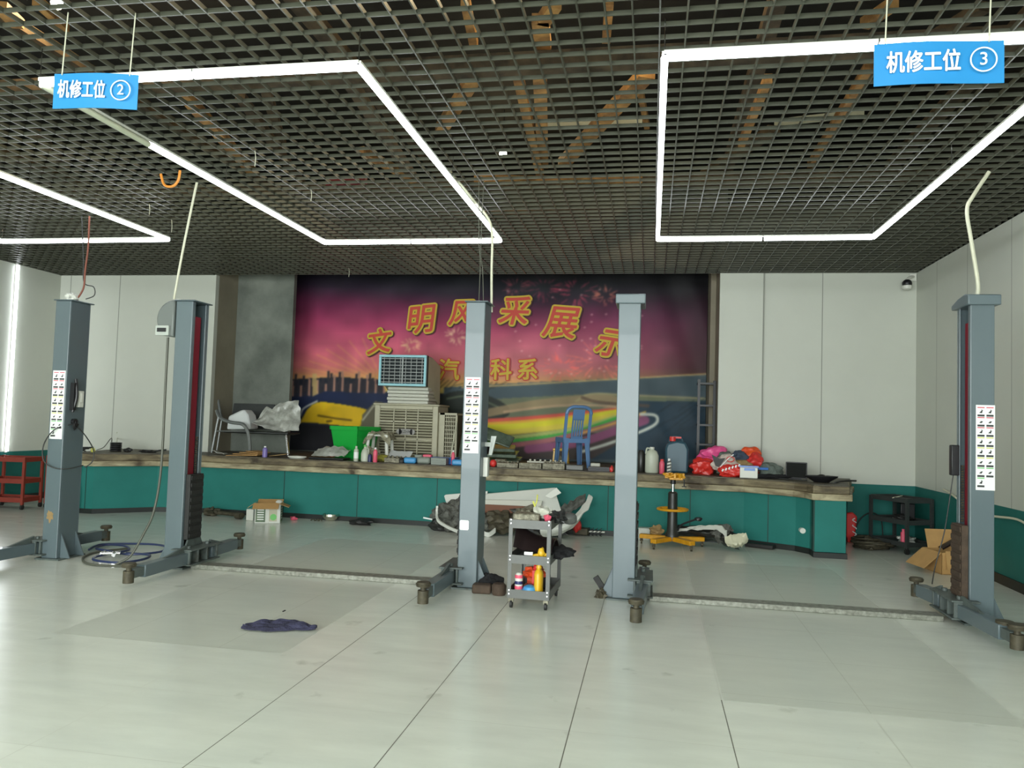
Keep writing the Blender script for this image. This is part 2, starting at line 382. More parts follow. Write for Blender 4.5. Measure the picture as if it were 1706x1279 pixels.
# open-cell lattice ceiling
b = B(); PITCHC = .15; T = .009; HT = .029
k = 0; x = XL+.05
while x < XR: b.bb((x-T/2, 1.2, ZC), (x+T/2, YB+.02, ZC+HT)); x += PITCHC
y = 1.25
while y < YB+.03: b.bb((XL, y-T/2, ZC+.001), (XR, y+T/2, ZC+HT-.001)); y += PITCHC
b.bb((XL, YB-.03, ZC-.005), (-7.2, YB, ZC+.03)); b.bb((.96, YB-.06, ZC-.005), (XR, YB-.03, ZC+.03))
obj('ceiling', b, M['grid'], kind='structure', smooth=0)
b = B(); b.bb((XL, -5.2, ZC), (XR, 1.2, ZC+.05)); obj('ceiling.001', b, M['wall'], kind='structure', smooth=0)
# roof timbers seen through the lattice: chords, posts and braces
def beam(p, q, a, c, m, nm='roof_timber'):
    p = Vector(p); q = Vector(q); d = q-p; z = d.normalized(); x = z.cross(Vector((0, 0, 1)));
    x = x.normalized() if x.length > .1 else Vector((1, 0, 0)); y = z.cross(x)
    mt = Matrix((x, y, z)).transposed(); b = B(); b.box((p+q)/2, (a, c, d.length), mt); obj(nm, b, m, kind='structure', w=True)
def tb(x0, y0, x1, y1, z0=4.6, z1=4.6, a=.12, m='timber'): beam(onz(x0, y0, z0), onz(x1, y1, z1), a, .08, M[m])
for Y in (3.6, 6.1, 9.3): beam((XL, Y, 4.45), (XR, Y, 4.45), .2, .12, M['timber_d'])
for X in (-8.6, -5.6, -2.9, .9, 2.9): beam((X, 2, 4.9), (X, 10.3, 4.9), .14, .1, M['timber_d'])
tb(899, 118, 905, 275); tb(862, 122, 900, 290, 4.7, 4.5, .09); tb(795, 120, 735, 215, 4.6, 4.6, .13); tb(1078, 122, 940, 270, 4.6, 4.6, .15)
tb(1060, 115, 1078, 210, 5, 5, .06); tb(775, 0, 790, 75, 4.8, 4.8, .07); tb(1015, 0, 1010, 65, 4.8, 4.8, .07); tb(925, 5, 905, 35, 4.6, 4.6, .1); tb(900, 30, 905, 75, 4.6, 4.6, .13)
tb(1280, 130, 1235, 240, 4.6, 4.6, .07); tb(1448, 110, 1350, 275, 4.6, 4.6, .07); tb(1290, 215, 1175, 290, 4.7, 4.7, .14, 'timber_d'); tb(1290, 205, 1440, 188, 5, 5, .03, 'cable_w')
tb(585, 140, 690, 300, 4.7, 4.5, .12, 'timber_d'); tb(300, 150, 420, 285, 4.6, 4.6, .12); tb(440, 140, 470, 240, 4.9, 4.9, .1, 'timber_d'); tb(60, 0, 110, 45, 4.7, 4.7, .06)
tb(60, 220, 110, 280, 4.8, 4.8, .1, 'timber_d'); tb(1440, 40, 1490, 5, 4.7, 4.7, .08); tb(905, 207, 1070, 205, 4.9, 4.9, .03, 'cable_w')
tb(545, 305, 610, 300, 4.4, 4.4, .06, 'redstrip'); tb(790, 298, 1070, 300, 4.4, 4.4, .05, 'timber'); tb(0, 10, 30, 40, 4.7, 4.7, .1)
tb(600, 250, 690, 300, 4.5, 4.5, .1, 'timber'); tb(400, 160, 520, 330, 4.8, 4.8, .1, 'timber_d'); tb(1560, 60, 1640, 10, 4.8, 4.8, .1, 'timber_d')

def attic_lamp(px, py, z, power, label):
    p = onz(px, py, z); t = thing('attic_lamp', label, 'lamp', p)
    b = B(); b.blob((0, 0, 0), (.05, .05, .05), 0, sub=2); obj('bulb', b, mat('warm_bulb', (1, .78, .45), .5, emit=power), t)
    b = B(); b.cyl((0, 0, .05), (0, 0, .12), .03); b.tube([(0, 0, .12), (0, 0, 5.7-z)], .006, 6, False); obj('lamp_holder', b, M['black'], t)
attic_lamp(95, 6, 5.0, 420, 'warm bright bulb above the lattice at the top left corner')
attic_lamp(838, 256, 5.1, 160, 'small warm bulb above the lattice between the light rectangles')
attic_lamp(1020, -60, 5.2, 330, 'unseen warm bulb added above the lattice to light the roof timbers')  # extra bulb added beyond the top of view to warm the timbers

# ---------------------------------------------------------------- the raised stage
front = [(-8.42, 10.2), (-8.03, 10.2), (-7.4, 10.78), (-6.75, 10.95), (-5.3, 10.95), (-3.0, 10.86), (-.6, 10.93), (1.25, 10.85), (1.85, 10.5), (1.99, 10.32)]
end = [(2.0, 10.12), (2.36, 10.12), (2.62, 11.25), (2.76, YB-.04)]
st = thing('stage', 'long raised platform faced in teal panels with a grimy stone ledge along the back wall', 'stage', (-3, 11.5, 0))
def loop(off):
    pts = [Vector((x, y, 0)) for x, y in front+end]; o = []
    for i, p in enumerate(pts):
        a = pts[max(i-1, 0)]; c = pts[min(i+1, len(pts)-1)]; t = (c-a).normalized(); n = Vector((t.y, -t.x, 0)); o.append(p+n*off)
    return o
def extrude_loop(b, off, z0, z1):
    p = loop(off); b.prism([Vector((v.x, v.y, z0)) for v in p]+[Vector((2.7, YB-.04, z0)), Vector((.95, YB-.04, z0)), Vector((.9, 12.0, z0)), Vector((.9, 13.39, z0)), Vector((-7.16, 13.39, z0)), Vector((-7.16, YB-.005, z0)), Vector((-8.75, YB-.005, z0))], (0, 0, z1-z0))
b = B(); extrude_loop(b, 0, .06, .70)
b.mi = 1
for px in (195, 595, 729, 1013, 1276, 470, 862, 1150):
    X = ony(px, 830, 10.9).x
    for (x0, y0), (x1, y1) in zip(front, front[1:]):
        if x0 <= X <= x1: yy = y0+(y1-y0)*(X-x0)/(x1-x0); b.bb((X-.006, yy-.003, .07), (X+.006, yy+.02, .70))
obj('front_panel', b, [M['green2'], M['seam_g']], st, w=True, smooth=0)
b = B(); b.bb((2.0, 10.08, .07), (2.36, 10.2, .70)); b.mi = 1; b.bb((1.985, 10.09, .07), (2.0, 10.2, .7)); obj('pier', b, [M['green2'], M['seam_g']], st, w=True)
b = B(); extrude_loop(b, .012, 0, .07); obj('skirting', b, M['skirt'], st, w=True, smooth=0)
b = B(); b.bb((1.985, 10.06, 0), (2.375, 10.2, .065)); obj('skirting', b, M['skirt'], st, w=True)
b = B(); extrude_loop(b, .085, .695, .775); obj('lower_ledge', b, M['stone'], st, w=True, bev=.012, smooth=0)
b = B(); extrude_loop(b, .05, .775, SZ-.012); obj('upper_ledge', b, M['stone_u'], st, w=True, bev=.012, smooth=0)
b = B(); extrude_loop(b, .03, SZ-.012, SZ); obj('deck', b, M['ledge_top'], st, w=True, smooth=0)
b = B(); p = ony(1336, 883, 10.42); b.cyl((p.x, 10.36, p.z), (p.x, 10.46, p.z), .035, n=16); obj('cover_disc', b, M['white_plastic'], st, w=True, label='small round cream disc')

# ---------------------------------------------------------------- painted banner
BX0, BX1, BZ0, BZ1, BY = -6.62, .89, SZ+.02, 4.2, 13.28
def paint_banner():
    nx, nz = 520, 240
    X = np.linspace(BX0, BX1, nx+1); Z = np.linspace(BZ0, BZ1, nz+1)
    GX, GZ = np.meshgrid(X, Z, indexing='ij')
    GY = BY + .02*np.sin(GX*9+GZ*3)*np.clip((GX+1.2)/2, 0, 1) + .006*np.sin(GX*5-GZ*7) + .012*np.sin((GX*1.3+GZ)*14)*np.clip((1.9-GZ), 0, 1)*np.clip((GX+1)/2, 0, 1)
    # where a print detail sits, in the units it was measured in
    V = Vector; def_ = None
    D = [(rt.x, rt.y, rt.z), (up.x, up.y, up.z), (fw.x, fw.y, fw.z)]
    P = np.stack([GX, np.full_like(GX, BY), GZ-CZ], -1)
    cz = P@np.array(D[2]); U = 853+FPX*(P@np.array(D[0]))/cz; W = 639.5-FPX*(P@np.array(D[1]))/cz
    def c(*v): return np.array(v, float)
    col = np.zeros((*U.shape, 3))
    # sky: dark top, crimson middle, rose, warm band at the horizon
    stops = [(455, c(18, 20, 28)), (480, c(34, 22, 38)), (505, c(92, 32, 62)), (540, c(150, 55, 88)), (580, c(190, 88, 108)), (612, c(184, 100, 98)), (635, c(196, 150, 84)), (650, c(190, 170, 90)), (760, c(150, 120, 80))]
    lean = np.interp(U, [480, 700, 900, 1180], [10, -8, -30, 0]); dark = np.interp(U, [480, 520, 600, 1060, 1180], [.85, 1, 1, .8, .38])
    wv = W+lean*np.clip((560-W)/100, 0, 1)
    for k in range(3): col[..., k] = np.interp(wv, [s[0] for s in stops], [s[1][k] for s in stops])
    purp = np.clip((U-880)/250, 0, 1)[..., None]; col = col*(1-purp*.35)+c(88, 56, 96)*purp*.35*np.clip((W-470)/60, 0, 1)[..., None]
    col *= dark[..., None]
    lightw = np.exp(-((U-890)/110)**2-((W-600)/45)**2)[..., None]; col = col*(1-.35*lightw)+c(214, 132, 140)*.35*lightw
    rs = np.random.RandomState(3)
    def stroke(pts, wd, cc, op=1.0):
        nonlocal col
        d = np.full(U.shape, 1e9)
        for (x0, y0, *_), (x1, y1, *_) in zip(pts, pts[1:]):
            dx, dy = x1-x0, y1-y0; t = np.clip(((U-x0)*dx+(W-y0)*dy)/(dx*dx+dy*dy+1e-9), 0, 1)
            d = np.minimum(d, np.hypot(U-x0-t*dx, W-y0-t*dy))
        a = np.clip((wd/2-d)/1.2+.5, 0, 1)[..., None]*op; col = col*(1-a)+c(*cc)*a
    def poly(pts, cc, op=1.0):
        nonlocal col
        ins = np.zeros(U.shape, bool); n = len(pts)
        for i in range(n):
            x0, y0 = pts[i]; x1, y1 = pts[(i+1) % n]
            if y0 == y1: continue
            ins ^= ((y0 > W) != (y1 > W)) & (U < (x1-x0)*(W-y0)/(y1-y0)+x0)
        a = ins[..., None]*op; col = col*(1-a)+c(*cc)*a
    def curve(p, n=24):
        p = np.array(p, float); t = np.linspace(0, len(p)-1, n*(len(p)-1)); o = []
        for s in t:
            i = min(int(s), len(p)-2); f = s-i; a, b_, c_, d_ = p[max(i-1, 0)], p[i], p[i+1], p[min(i+2, len(p)-1)]
            o.append(.5*((2*b_)+(-a+c_)*f+(2*a-5*b_+4*c_-d_)*f*f+(-a+3*b_-3*c_+d_)*f**3))
        return [tuple(q) for q in o]
    # sun rays on the left
    for k in range(9): stroke([(640, 640), (640-60*math.cos(.2+k*.16)*2.4, 640-60*math.sin(.2+k*.16)*1.3)], 3, (210, 170, 84), .22)
    # fireworks
    for (fx_, fy_, rr, cc) in [(960, 488, 46, (188, 60, 84)), (905, 478, 40, (150, 46, 70)), (1010, 492, 26, (196, 110, 90)), (1000, 600, 60, (220, 110, 96)), (935, 612, 38, (222, 96, 88)), (760, 560, 22, (224, 190, 150)), (685, 575, 18, (210, 180, 130)), (860, 478, 30, (140, 60, 70))]:
        for k in range(46):
            a = rs.rand()*6.28; r1 = rr*(.35+.65*rs.rand()); r0 = r1*(.5+.3*rs.rand())
            stroke([(fx_+r0*math.cos(a), fy_+r0*.7*math.sin(a)), (fx_+r1*math.cos(a), fy_+r1*.7*math.sin(a))], 1.6, cc, .5)
    for k in range(50): x0 = 840+rs.rand()*230; y0 = 480+rs.rand()*150; stroke([(x0, y0), (x0+1.5, y0)], 2.2, (230, 190, 180), .6)
    # ground, slate field, hills
    poly([(478, 632), (520, 630), (560, 628), (640, 632), (640, 655), (760, 655), (760, 770), (478, 770)], (28, 32, 42))
    poly([(478, 655), (660, 652), (660, 690), (478, 690)], (26, 34, 60))
    poly([(740, 645), (820, 640), (1190, 622), (1190, 770), (740, 770)], (60, 74, 80))
    poly([(740, 690), (830, 664), (1000, 655), (1190, 668), (1190, 720), (740, 770)], (92, 98, 76))
    poly([(1060, 668), (1190, 668), (1190, 765), (985, 765)], (34, 52, 64))
    poly([(740, 730), (860, 720), (1060, 722), (985, 765), (740, 765)], (62, 54, 52))
    # skyline
    for k in range(34):
        x0 = 486+k*4.6; h = 8+rs.rand()*24; poly([(x0, 660), (x0, 650-h), (x0+3.6, 650-h), (x0+3.6, 660)], (150, 112, 96) if k % 3 == 0 else (44, 40, 46))
    poly([(520, 660), (521, 622), (528, 622), (529, 660)], (176, 150, 96), .8)
    # navy car roof and yellow car
    poly([(492, 672), (540, 652), (640, 655), (690, 668), (690, 700), (492, 690)], (24, 34, 62))
    poly(curve([(500, 704), (512, 682), (530, 670), (560, 672), (604, 680), (612, 688), (600, 712), (560, 708), (520, 704), (500, 704)]), (206, 168, 26))
    stroke([(530, 692), (560, 697), (585, 700)], 2.5, (80, 60, 14)); stroke([(545, 702), (552, 701)], 3, (80, 60, 14))
    poly([(600, 712), (604, 690), (625, 668), (650, 672), (650, 712)], (92, 88, 70)); stroke([(604, 700), (622, 676), (645, 672)], 2, (180, 180, 160))
    stroke(curve([(500, 692), (506, 680), (528, 668)]), 2.5, (200, 200, 190))
    poly([(490, 706), (550, 710), (620, 715), (620, 765), (478, 765), (478, 712)], (22, 22, 26))
    # dark green car in the middle
    poly(curve([(722, 678), (745, 655), (790, 652), (840, 672), (846, 692), (800, 706), (740, 700), (722, 690)]), (34, 40, 34)); stroke(curve([(745, 664), (785, 660), (830, 678)]), 3, (92, 104, 80), .8)
    for k in range(14): stroke([(725+k*8, 650-rs.rand()*8), (740+k*8, 640-rs.rand()*10)], 1.5, (40, 36, 30), .7)
    # road bands
    def band(off, cc, wd, op=1): stroke(curve([(800, 705+off), (880, 700+off*.95), (960, 692+off*.8), (1030, 684+off*.35), (1052, 690+off*.1)]), wd, cc, op)
    stroke(curve([(800, 690), (900, 672), (1000, 664), (1030, 672), (1000, 690)]), 14, (140, 120, 88), .8)
    stroke(curve([(840, 686), (930, 676), (1010, 676), (1060, 686)]), 4, (170, 140, 110), .8)
    band(-4, (186, 74, 60), 6); band(2, (196, 150, 50), 6); band(9, (188, 180, 40), 11); band(18, (186, 170, 60), 9); band(27, (150, 160, 90), 6); band(33, (60, 150, 60), 5)
    stroke(curve([(850, 742), (920, 732), (1000, 712), (1070, 690)]), 8, (146, 88, 92)); stroke(curve([(880, 748), (960, 738), (1030, 716), (1075, 700)]), 14, (124, 70, 100)); stroke(curve([(960, 724), (1020, 706), (1075, 686)]), 3, (186, 150, 70))
    stroke(curve([(970, 752), (1010, 740), (1060, 722), (1092, 706), (1092, 692), (1068, 690)]), 5, (176, 180, 170))
    stroke(curve([(960, 668), (985, 656), (1050, 658), (1180, 664)]), 3, (150, 140, 100), .8); stroke(curve([(970, 662), (1000, 670), (1080, 676)]), 5, (80, 62, 50), .8)
    stroke([(770, 645), (860, 641), (1190, 622)], 2.5, (190, 160, 100), .8)
    for k in range(18): x0 = 1080+rs.rand()*80; y0 = 680+rs.rand()*50; stroke([(x0, y0), (x0+26, y0-18)], 1.5, (20, 34, 40), .5)
    poly([(478, 455), (478, 452), (1190, 452), (1190, 470), (1060, 470)], (16, 16, 20), .8)
    for _ in range(2): col[1:-1, 1:-1] = (col[1:-1, 1:-1]*2+col[:-2, 1:-1]+col[2:, 1:-1]+col[1:-1, :-2]+col[1:-1, 2:])/6
    g = rs.rand(40, 18, 1)*.22+.92
    gi = np.clip((np.arange(nx+1)/(nx+1)*39), 0, 38.99); gj = np.clip((np.arange(nz+1)/(nz+1)*17), 0, 16.99); i0 = gi.astype(int); j0 = gj.astype(int); fi = (gi-i0)[:, None, None]; fj = (gj-j0)[None, :, None]
    col *= g[i0][:, j0]*(1-fi)*(1-fj)+g[i0+1][:, j0]*fi*(1-fj)+g[i0][:, j0+1]*(1-fi)*fj+g[i0+1][:, j0+1]*fi*fj
    col = np.clip(col*1.12+4, 0, 255)/255; lin = np.where(col <= .04045, col/12.92, ((col+.055)/1.055)**2.4)
    vs = np.stack([GX, GY, GZ], -1).reshape(-1, 3)-np.array([-2.9, BY, BZ0])
    idx = np.arange((nx+1)*(nz+1)).reshape(nx+1, nz+1)
    q = np.stack([idx[:-1, :-1], idx[1:, :-1], idx[1:, 1:], idx[:-1, 1:]], -1).reshape(-1, 4)
    me = bpy.data.meshes.new('banner_print'); me.from_pydata(vs.tolist(), [], q.tolist())
    at = me.color_attributes.new('print', 'FLOAT_COLOR', 'POINT'); at.data.foreach_set('color', np.concatenate([lin.reshape(-1, 3), np.ones((lin.shape[0]*lin.shape[1], 1))], 1).ravel())
    m = bpy.data.materials.new('printed_vinyl_banner'); m.use_nodes = True; n = m.node_tree.nodes; bs = n['Principled BSDF']; bs.inputs['Roughness'].default_value = .55; bs.inputs['Specular IOR Level'].default_value = .25
    a = n.new('ShaderNodeVertexColor'); a.layer_name = 'print'; m.node_tree.links.new(a.outputs[0], bs.inputs['Base Color'])
    me.materials.append(m); me.shade_smooth(); return me
bn = thing('banner', 'huge printed vinyl banner with yellow characters, cars and a curving road under a pink sky', 'banner', (-2.9, BY, BZ0))
o = bpy.data.objects.new('printed_sheet', paint_banner()); COL.objects.link(o); o.parent = bn
b = B(); b.bb((BX0, BY+.04, BZ0), (BX1, BY+.055, BZ1)); obj('backing', b, M['black'], bn, w=True)
def bchar(ch, px, py, hp, tilt, big=True, sh=.2):
    p = ony(px, py, BY-.04); h = hp/97; loc = (p.x+2.9, -.05, p.z-BZ0)
    if big:
        text('character', ch, h, M['ttshadow'], bn, (loc[0]+.012, loc[1]+.012, loc[2]-.014), (R(90), R(tilt), 0), .001, 0, sh, ring=.044)
        text('character', ch, h, M['ttyel'], bn, (loc[0], loc[1]-.004, loc[2]), (R(90), R(tilt), 0), .001, 0, sh, ring=.040)
        text('character', ch, h, M['ttred'], bn, (loc[0], loc[1]-.012, loc[2]), (R(90), R(tilt), 0), .001, 0, sh, ring=.008)
    else:
        text('character', ch, h, M['ttred'], bn, loc, (R(90), 0, 0), .001, 0, ring=.024); text('character', ch, h, M['ttyel'], bn, (loc[0], loc[1]-.008, loc[2]), (R(90), 0, 0), .001, 0, ring=.007)
for ch, px, py, hp, tl in (('文', 630, 572, 44, -8), ('明', 699, 535, 52, -6), ('风', 768, 524, 46, -2), ('采', 855, 521, 52, 2), ('展', 932, 540, 58, 4), ('示', 1016, 574, 50, 8)): bchar(ch, px, py, hp, tl)
for ch, px in (('汽', 748), ('车', 792), ('科', 835), ('系', 879)): bchar(ch, px, 618, 38, 0, False)

# ---------------------------------------------------------------- LED rectangles
def tubes(root, p, q, n, off=()):
    p = Vector(p); q = Vector(q); d = (q-p)/n; u = d.normalized()
    for i in range(n):
        a = p+d*i+u*.012; c = p+d*(i+1)-u*.012
        m = M['led_off'] if i in off else M['led']
        t = B(); t.tube([a, c], .021, 12, smooth=False); o = obj('led_tube', t, m, root, w=True, label='unlit cream tube' if i in off else None)
        h = B(); h.box((a+c)/2+Vector((0, 0, .030)), (abs(c.x-a.x)+.03, abs(c.y-a.y)+.03, .016)); hb = obj('tube_housing', h, M['white_plastic'], root, w=True)
def led_rect(x0, x1, y0, y1, z, label, off=()):
    r = thing('ceiling_light', label, 'ceiling light', ((x0+x1)/2, (y0+y1)/2, z), group=None)
    tubes(r, (x0, y0, z), (x1, y0, z), 2); tubes(r, (x0, y1, z), (x1, y1, z), 2)
    tubes(r, (x0, y0, z), (x0, y1, z), 4, off); tubes(r, (x1, y0, z), (x1, y1, z), 4)
    for X in (x0, x1):
        for Y in (y0, y1, (y0+y1)/2):
            b = B(); b.tube([(X, Y, z+.03), (X, Y, ZC+.01)], .003, 6, False); obj('hanger_wire', b, M['chrome'], r, w=True)
    return r
led_rect(-3.88, -1.74, 4.24, 8.64, 3.6, 'rectangle of light tubes over the left lift bay with one dark tube', off=(0,))
led_rect(.03, 2.27, 4.32, 8.66, 3.6, 'rectangle of light tubes over the right lift bay, all lit')
led_rect(-8.1, -5.77, 4.1, 8.40, 3.6, 'rectangle of light tubes cut off at the far left')
wl = thing('wall_light', 'tall upright white light tube on the left wall', 'wall light', (XL+.03, 10.79, .8))
b = B(); b.tube([(XL+.03, 10.79, .82), (XL+.03, 10.79, 3.8)], .02, 10, False); obj('led_tube', b, M['led'], wl, w=True)
b = B(); b.bb((XL, 10.765, .8), (XL+.012, 10.815, 3.82)); obj('tube_housing', b, M['white_plastic'], wl, w=True)

# ---------------------------------------------------------------- hanging bay signs
def bay_sign(num, cx, cy, cz, wd, ht, yaw, label, w1, w2):
    s = thing('hanging_sign', label, 'sign', (cx, cy, cz), R(yaw))
    b = B(); b.sheet(16, 4, lambda u, v: ((u-.5)*wd, .012*math.sin(u*5+num), (v-.5)*ht), .004); obj('sign_board', b, M['sign'], s)
    text('lettering', '机修工位', ht*.43, M['white'], s, (-wd*.13, -.022, -.006), (R(90), 0, 0), .001, 0, sxy=((.80 if num == 2 else .94), 1.25), ring=.0019)
    x = wd*.325; b = B(); n = 36; ro, ri = ht*.29, ht*.26
    for k in range(n):
        a0 = 2*math.pi*k/n; a1 = 2*math.pi*(k+1)/n
        b.prism([(x+ri*math.cos(a0), -.022, ri*math.sin(a0)), (x+ro*math.cos(a0), -.022, ro*math.sin(a0)), (x+ro*math.cos(a1), -.022, ro*math.sin(a1)), (x+ri*math.cos(a1), -.022, ri*math.sin(a1))], (0, .002, 0))
    obj('number_ring', b, M['white'], s, smooth=0)
    text('number', str(num), ht*.42, M['white'], s, (x, -.022, 0), (R(90), 0, 0), .001, 0)
    for X in (w1, w2):
        b = B(); b.tube([(X, 0, ht/2-.01), (X+.015, 0, ZC+.02-cz)], .0035, 6, False); obj('hanger_wire', b, M['cable_w'], s)
    return s
p = ony(158, 152, 3.9); bay_sign(2, p.x, 3.9, p.z, .50, .205, 8, 'blue hanging bay sign with a circled 2, at the upper left', -.2, .2)
p = ony(1564, 105, 3.9); bay_sign(3, p.x, 3.9, p.z, .58, .205, 1, 'blue hanging bay sign with a circled 3, at the upper right', -.24, .22)

# ---------------------------------------------------------------- two-post lifts
def sticker_mesh():
    b = B(); W_, H_ = .145, .70
    b.bb((-W_/2, 0, 0), (W_/2, .001, H_)); r2 = random.Random(2)
    hd = [2, 2, 2, 3, 3, 3, 4, 4]
    for r in range(8):
        z = H_-.012-(r+1)*.083
        for c in (-1, 1):
            if r == 7 and c == 1: continue
            x = c*.034
            b.mi = hd[r]; b.bb((x-.027, -.0012, z+.070), (x+.027, 0, z+.078))
            b.mi = 1; b.bb((x-.027, -.0012, z), (x+.027, 0, z+.016))
            k = r2.random(); b.prism([(x-.014, -.0012, z+.03), (x+.004, -.0012, z+.028), (x+.016, -.0012, z+.042+k*.012), (x+.002, -.0012, z+.046)], (0, .001, 0))
            if k > .6: b.bb((x+.004, -.0012, z+.028), (x+.009, 0, z+.058))
    return b
def column(root, x0, x1, s, cap, sticker=False, guard=None, y0=7.0, y1=7.29, gp=.05, H=2.64):
    """s=+1: the open side faces +X"""
    c = B(); t = .012; xo = x1 if s > 0 else x0; xc = x0 if s > 0 else x1; z0 = .015
    c.bb((x0, y0, z0), (x1, y0+t, H)); c.bb((x0, y1-t, z0), (x1, y1, H))
    c.bb((min(xc, xc+s*t), y0+t, z0), (max(xc, xc+s*t), y1-t, H))
    for a, d in ((y0+t, y0+.055), (y1-.055, y1-t)): c.bb((min(xo, xo-s*t), a, z0), (max(xo, xo-s*t), d, H))
    col = obj('column', c, M['steel'], root, w=True, bev=.006, smooth=0)
    b = B(); b.bb((x0-.05, y0-.03, 0), (x1+.05, y1+.06, .015)); obj('base_plate', b, M['steel_d'], root, w=True)
    # flared foot gussets
    xw = xc
    for yg in (y0+.05, y1-.04): b = B(); b.prism([(xw, yg, .015), (xw-s*.11, yg, .015), (xw, yg, .26)], (0, .012, 0)); obj('gusset', b, M['steel'], root, w=True)
    # lining seen in the opening
    b = B(); xm = xo-s*.035; b.bb((min(xm, xm-s*.02), y0+.06, .78), (max(xm, xm-s*.02), y1-.085, H-.14)); obj('red_cover', b, M['redstrip'], root, w=True)
    b = B(); b.bb((min(xm, xm-s*.05), y0+.06, .1), (max(xm, xm-s*.05), y1-.06, .78)); obj('slide_block', b, M['rubber'], root, w=True)
    b = B(); xx = xo-s*.02
    for k in range(22): b.cyl((xx-.01, y1-.075, .82+k*.022), (xx+.01, y1-.075, .82+k*.022), .008, n=8)
    obj('chain', b, M['grime'], root, w=True)
    if guard:
        b = B(); g0, g1 = guard[:2]
        b.bb((min(xo, xo+s*gp), y0+.03, g0), (max(xo, xo+s*gp), y1-.03, g1)); n = int((g1-g0)/.07)
        for k in range(n):
            z = g0+(k+.5)*(g1-g0)/n; b.bb((min(xo+s*gp, xo+s*(gp+.01)), y0+.04, z-.022), (max(xo+s*gp, xo+s*(gp+.01)), y1-.04, z+.022))
        obj('door_guard', b, M[guard[2]], root, w=True, bev=.004)
    b = B(); xm2 = (x0+x1)/2
    if cap == 'plate': b.bb((x0-.015, y0-.02, H), (x1+.03, y1+.02, H+.012))
    else:
        pr = [(y0-.03, H-.01), (y0-.03, H+.075), (y0+.05, H+.09), (y0+.2, H+.07), (y1+.05, H+.03), (y1+.05, H-.01)]
        b.prism([(x0-.03, y, z) for y, z in pr], (x1-x0+.07, 0, 0))
    obj('top_cap', b, M['steel'], root, w=True, bev=.008)
    if sticker:
        o = obj('instruction_sticker', sticker_mesh(), [M['white'], M['ink'], M['pink_ink'], M['yellow_ink'], M['green_ink']], None, smooth=0)
        o.parent = col; o.location = (Vector(sticker)-WLOC[root]); WLOC[o] = Vector(sticker)
    return col
def arms(root, xo, s, front, rear, yc=7.15):
    """carriage at floor level with two swing arms; front/rear = (x,y) of the pads"""
    xa = xo+s*.07
    b = B()
    for z0, z1 in ((.045, .06), (.185, .2)): b.bb((min(xo-s*.06, xo+s*.16), yc-.22, z0), (max(xo-s*.06, xo+s*.16), yc+.30, z1))
    b.bb((min(xo-s*.01, xo+s*.01), yc-.18, .05), (max(xo-s*.01, xo+s*.01), yc+.26, .19))
    for y in (-.20, -.06, .10, .28): b.bb((min(xo+s*.02, xo+s*.14), yc+y-.012, .06), (max(xo+s*.02, xo+s*.14), yc+y+.012, .185))
    for y in (-.13, .2): b.cyl((xa, yc+y, .04), (xa, yc+y, .225), .022, n=12)
    b.prism([(xo+s*.0, yc-.1, .2), (xo+s*.0, yc+.2, .2), (xo+s*.0, yc+.12, .34), (xo+s*.0, yc-.02, .34)], (s*.02, 0, 0))
    obj('carriage', b, M['steel_d'], root, w=True, bev=.004)
    for (px, py), y0 in ((front, yc-.13), (rear, yc+.2)):
        p = Vector((xa, y0, .115)); e = Vector((px, py, .115)); u = (e-p).normalized(); L = (e-p).length; n = Vector((-u.y, u.x, 0))
        ang = math.degrees(math.atan2(u.y, u.x)); b = B()
        b.box(p+u*(L*.42), (L*.80, .10, .11), rz(ang)); a = obj('arm', b, M['steel'] , root, w=True, bev=.006)
        b = B(); b.box(p+u*(L*.86), (L*.22, .075, .075), rz(ang)); 
        obj('arm_extension', b, M['steel_d'], root, w=True); b = B()
        b.prism([p+u*(L*.45)+n*.012+Vector((0, 0, .055)), p+u*.05+n*.012+Vector((0, 0, .055)), p+u*.05+n*.012+Vector((0, 0, .12))], -n*.024)
        obj('arm_rib', b, M['steel_d'], a, w=True)
        b = B(); b.cyl(e-Vector((0, 0, .075)), e+Vector((0, 0, .03)), .046, n=16); b.cyl(e+Vector((0, 0, .025)), e+Vector((0, 0, .065)), .022, n=12); b.cyl(e+Vector((0, 0, .062)), e+Vector((0, 0, .085)), .058, .064, n=20); b.cyl(e+Vector((0, 0, .085)), e+Vector((0, 0, .098)), .06, .054, n=20)
        obj('lift_pad', b, M['grime'], root, w=True)
l1 = thing('two_post_lift', 'right-hand column of the slate blue lift standing by the left wall', 'car lift', (-5.97, 7.15, 0))
column(l1, -6.06, -5.885, -1, 'plate', (-5.972, 6.999, 1.22), (.32, .85, 'rubber'), gp=.02); arms(l1, -6.06, -1, (-6.16, 6.2), (-6.1, 8.0))
b = B(); b.bb((-5.885, 7.06, 1.52), (-5.84, 7.10, 1.80)); b.tube([(-5.86, 7.08, 1.50), (-5.83, 7.09, 1.66), (-5.86, 7.10, 1.84)], .014); obj('release_handle', b, M['black'], l1, w=True)
b = B(); b.bb((-5.885, 7.14, 1.55), (-5.84, 7.21, 1.72)); b.bb((-5.845, 7.155, 1.60), (-5.83, 7.195, 1.70)); obj('socket_box', b, M['white_plastic'], l1, w=True, bev=.006)
b = B(); b.cyl((-5.885, 7.12, 1.40), (-5.85, 7.12, 1.40), .03); b.blob((-5.86, 7.13, 1.37), (.02, .03, .05), .3, seed=2, sub=2); obj('cable_gland', b, M['black'], l1, w=True)
b = B(); b.blob((-5.96, 7.1, 2.69), (.06, .06, .045), .2, seed=4, flat=2.655); obj('top_fitting', b, M['white_plastic'], l1, w=True)
b = B(); b.blob((-5.985, 6.9985, .44), (.03, .0012, .045), .5, seed=5); obj('rust_spot', b, M['card_d'], l1, w=True)
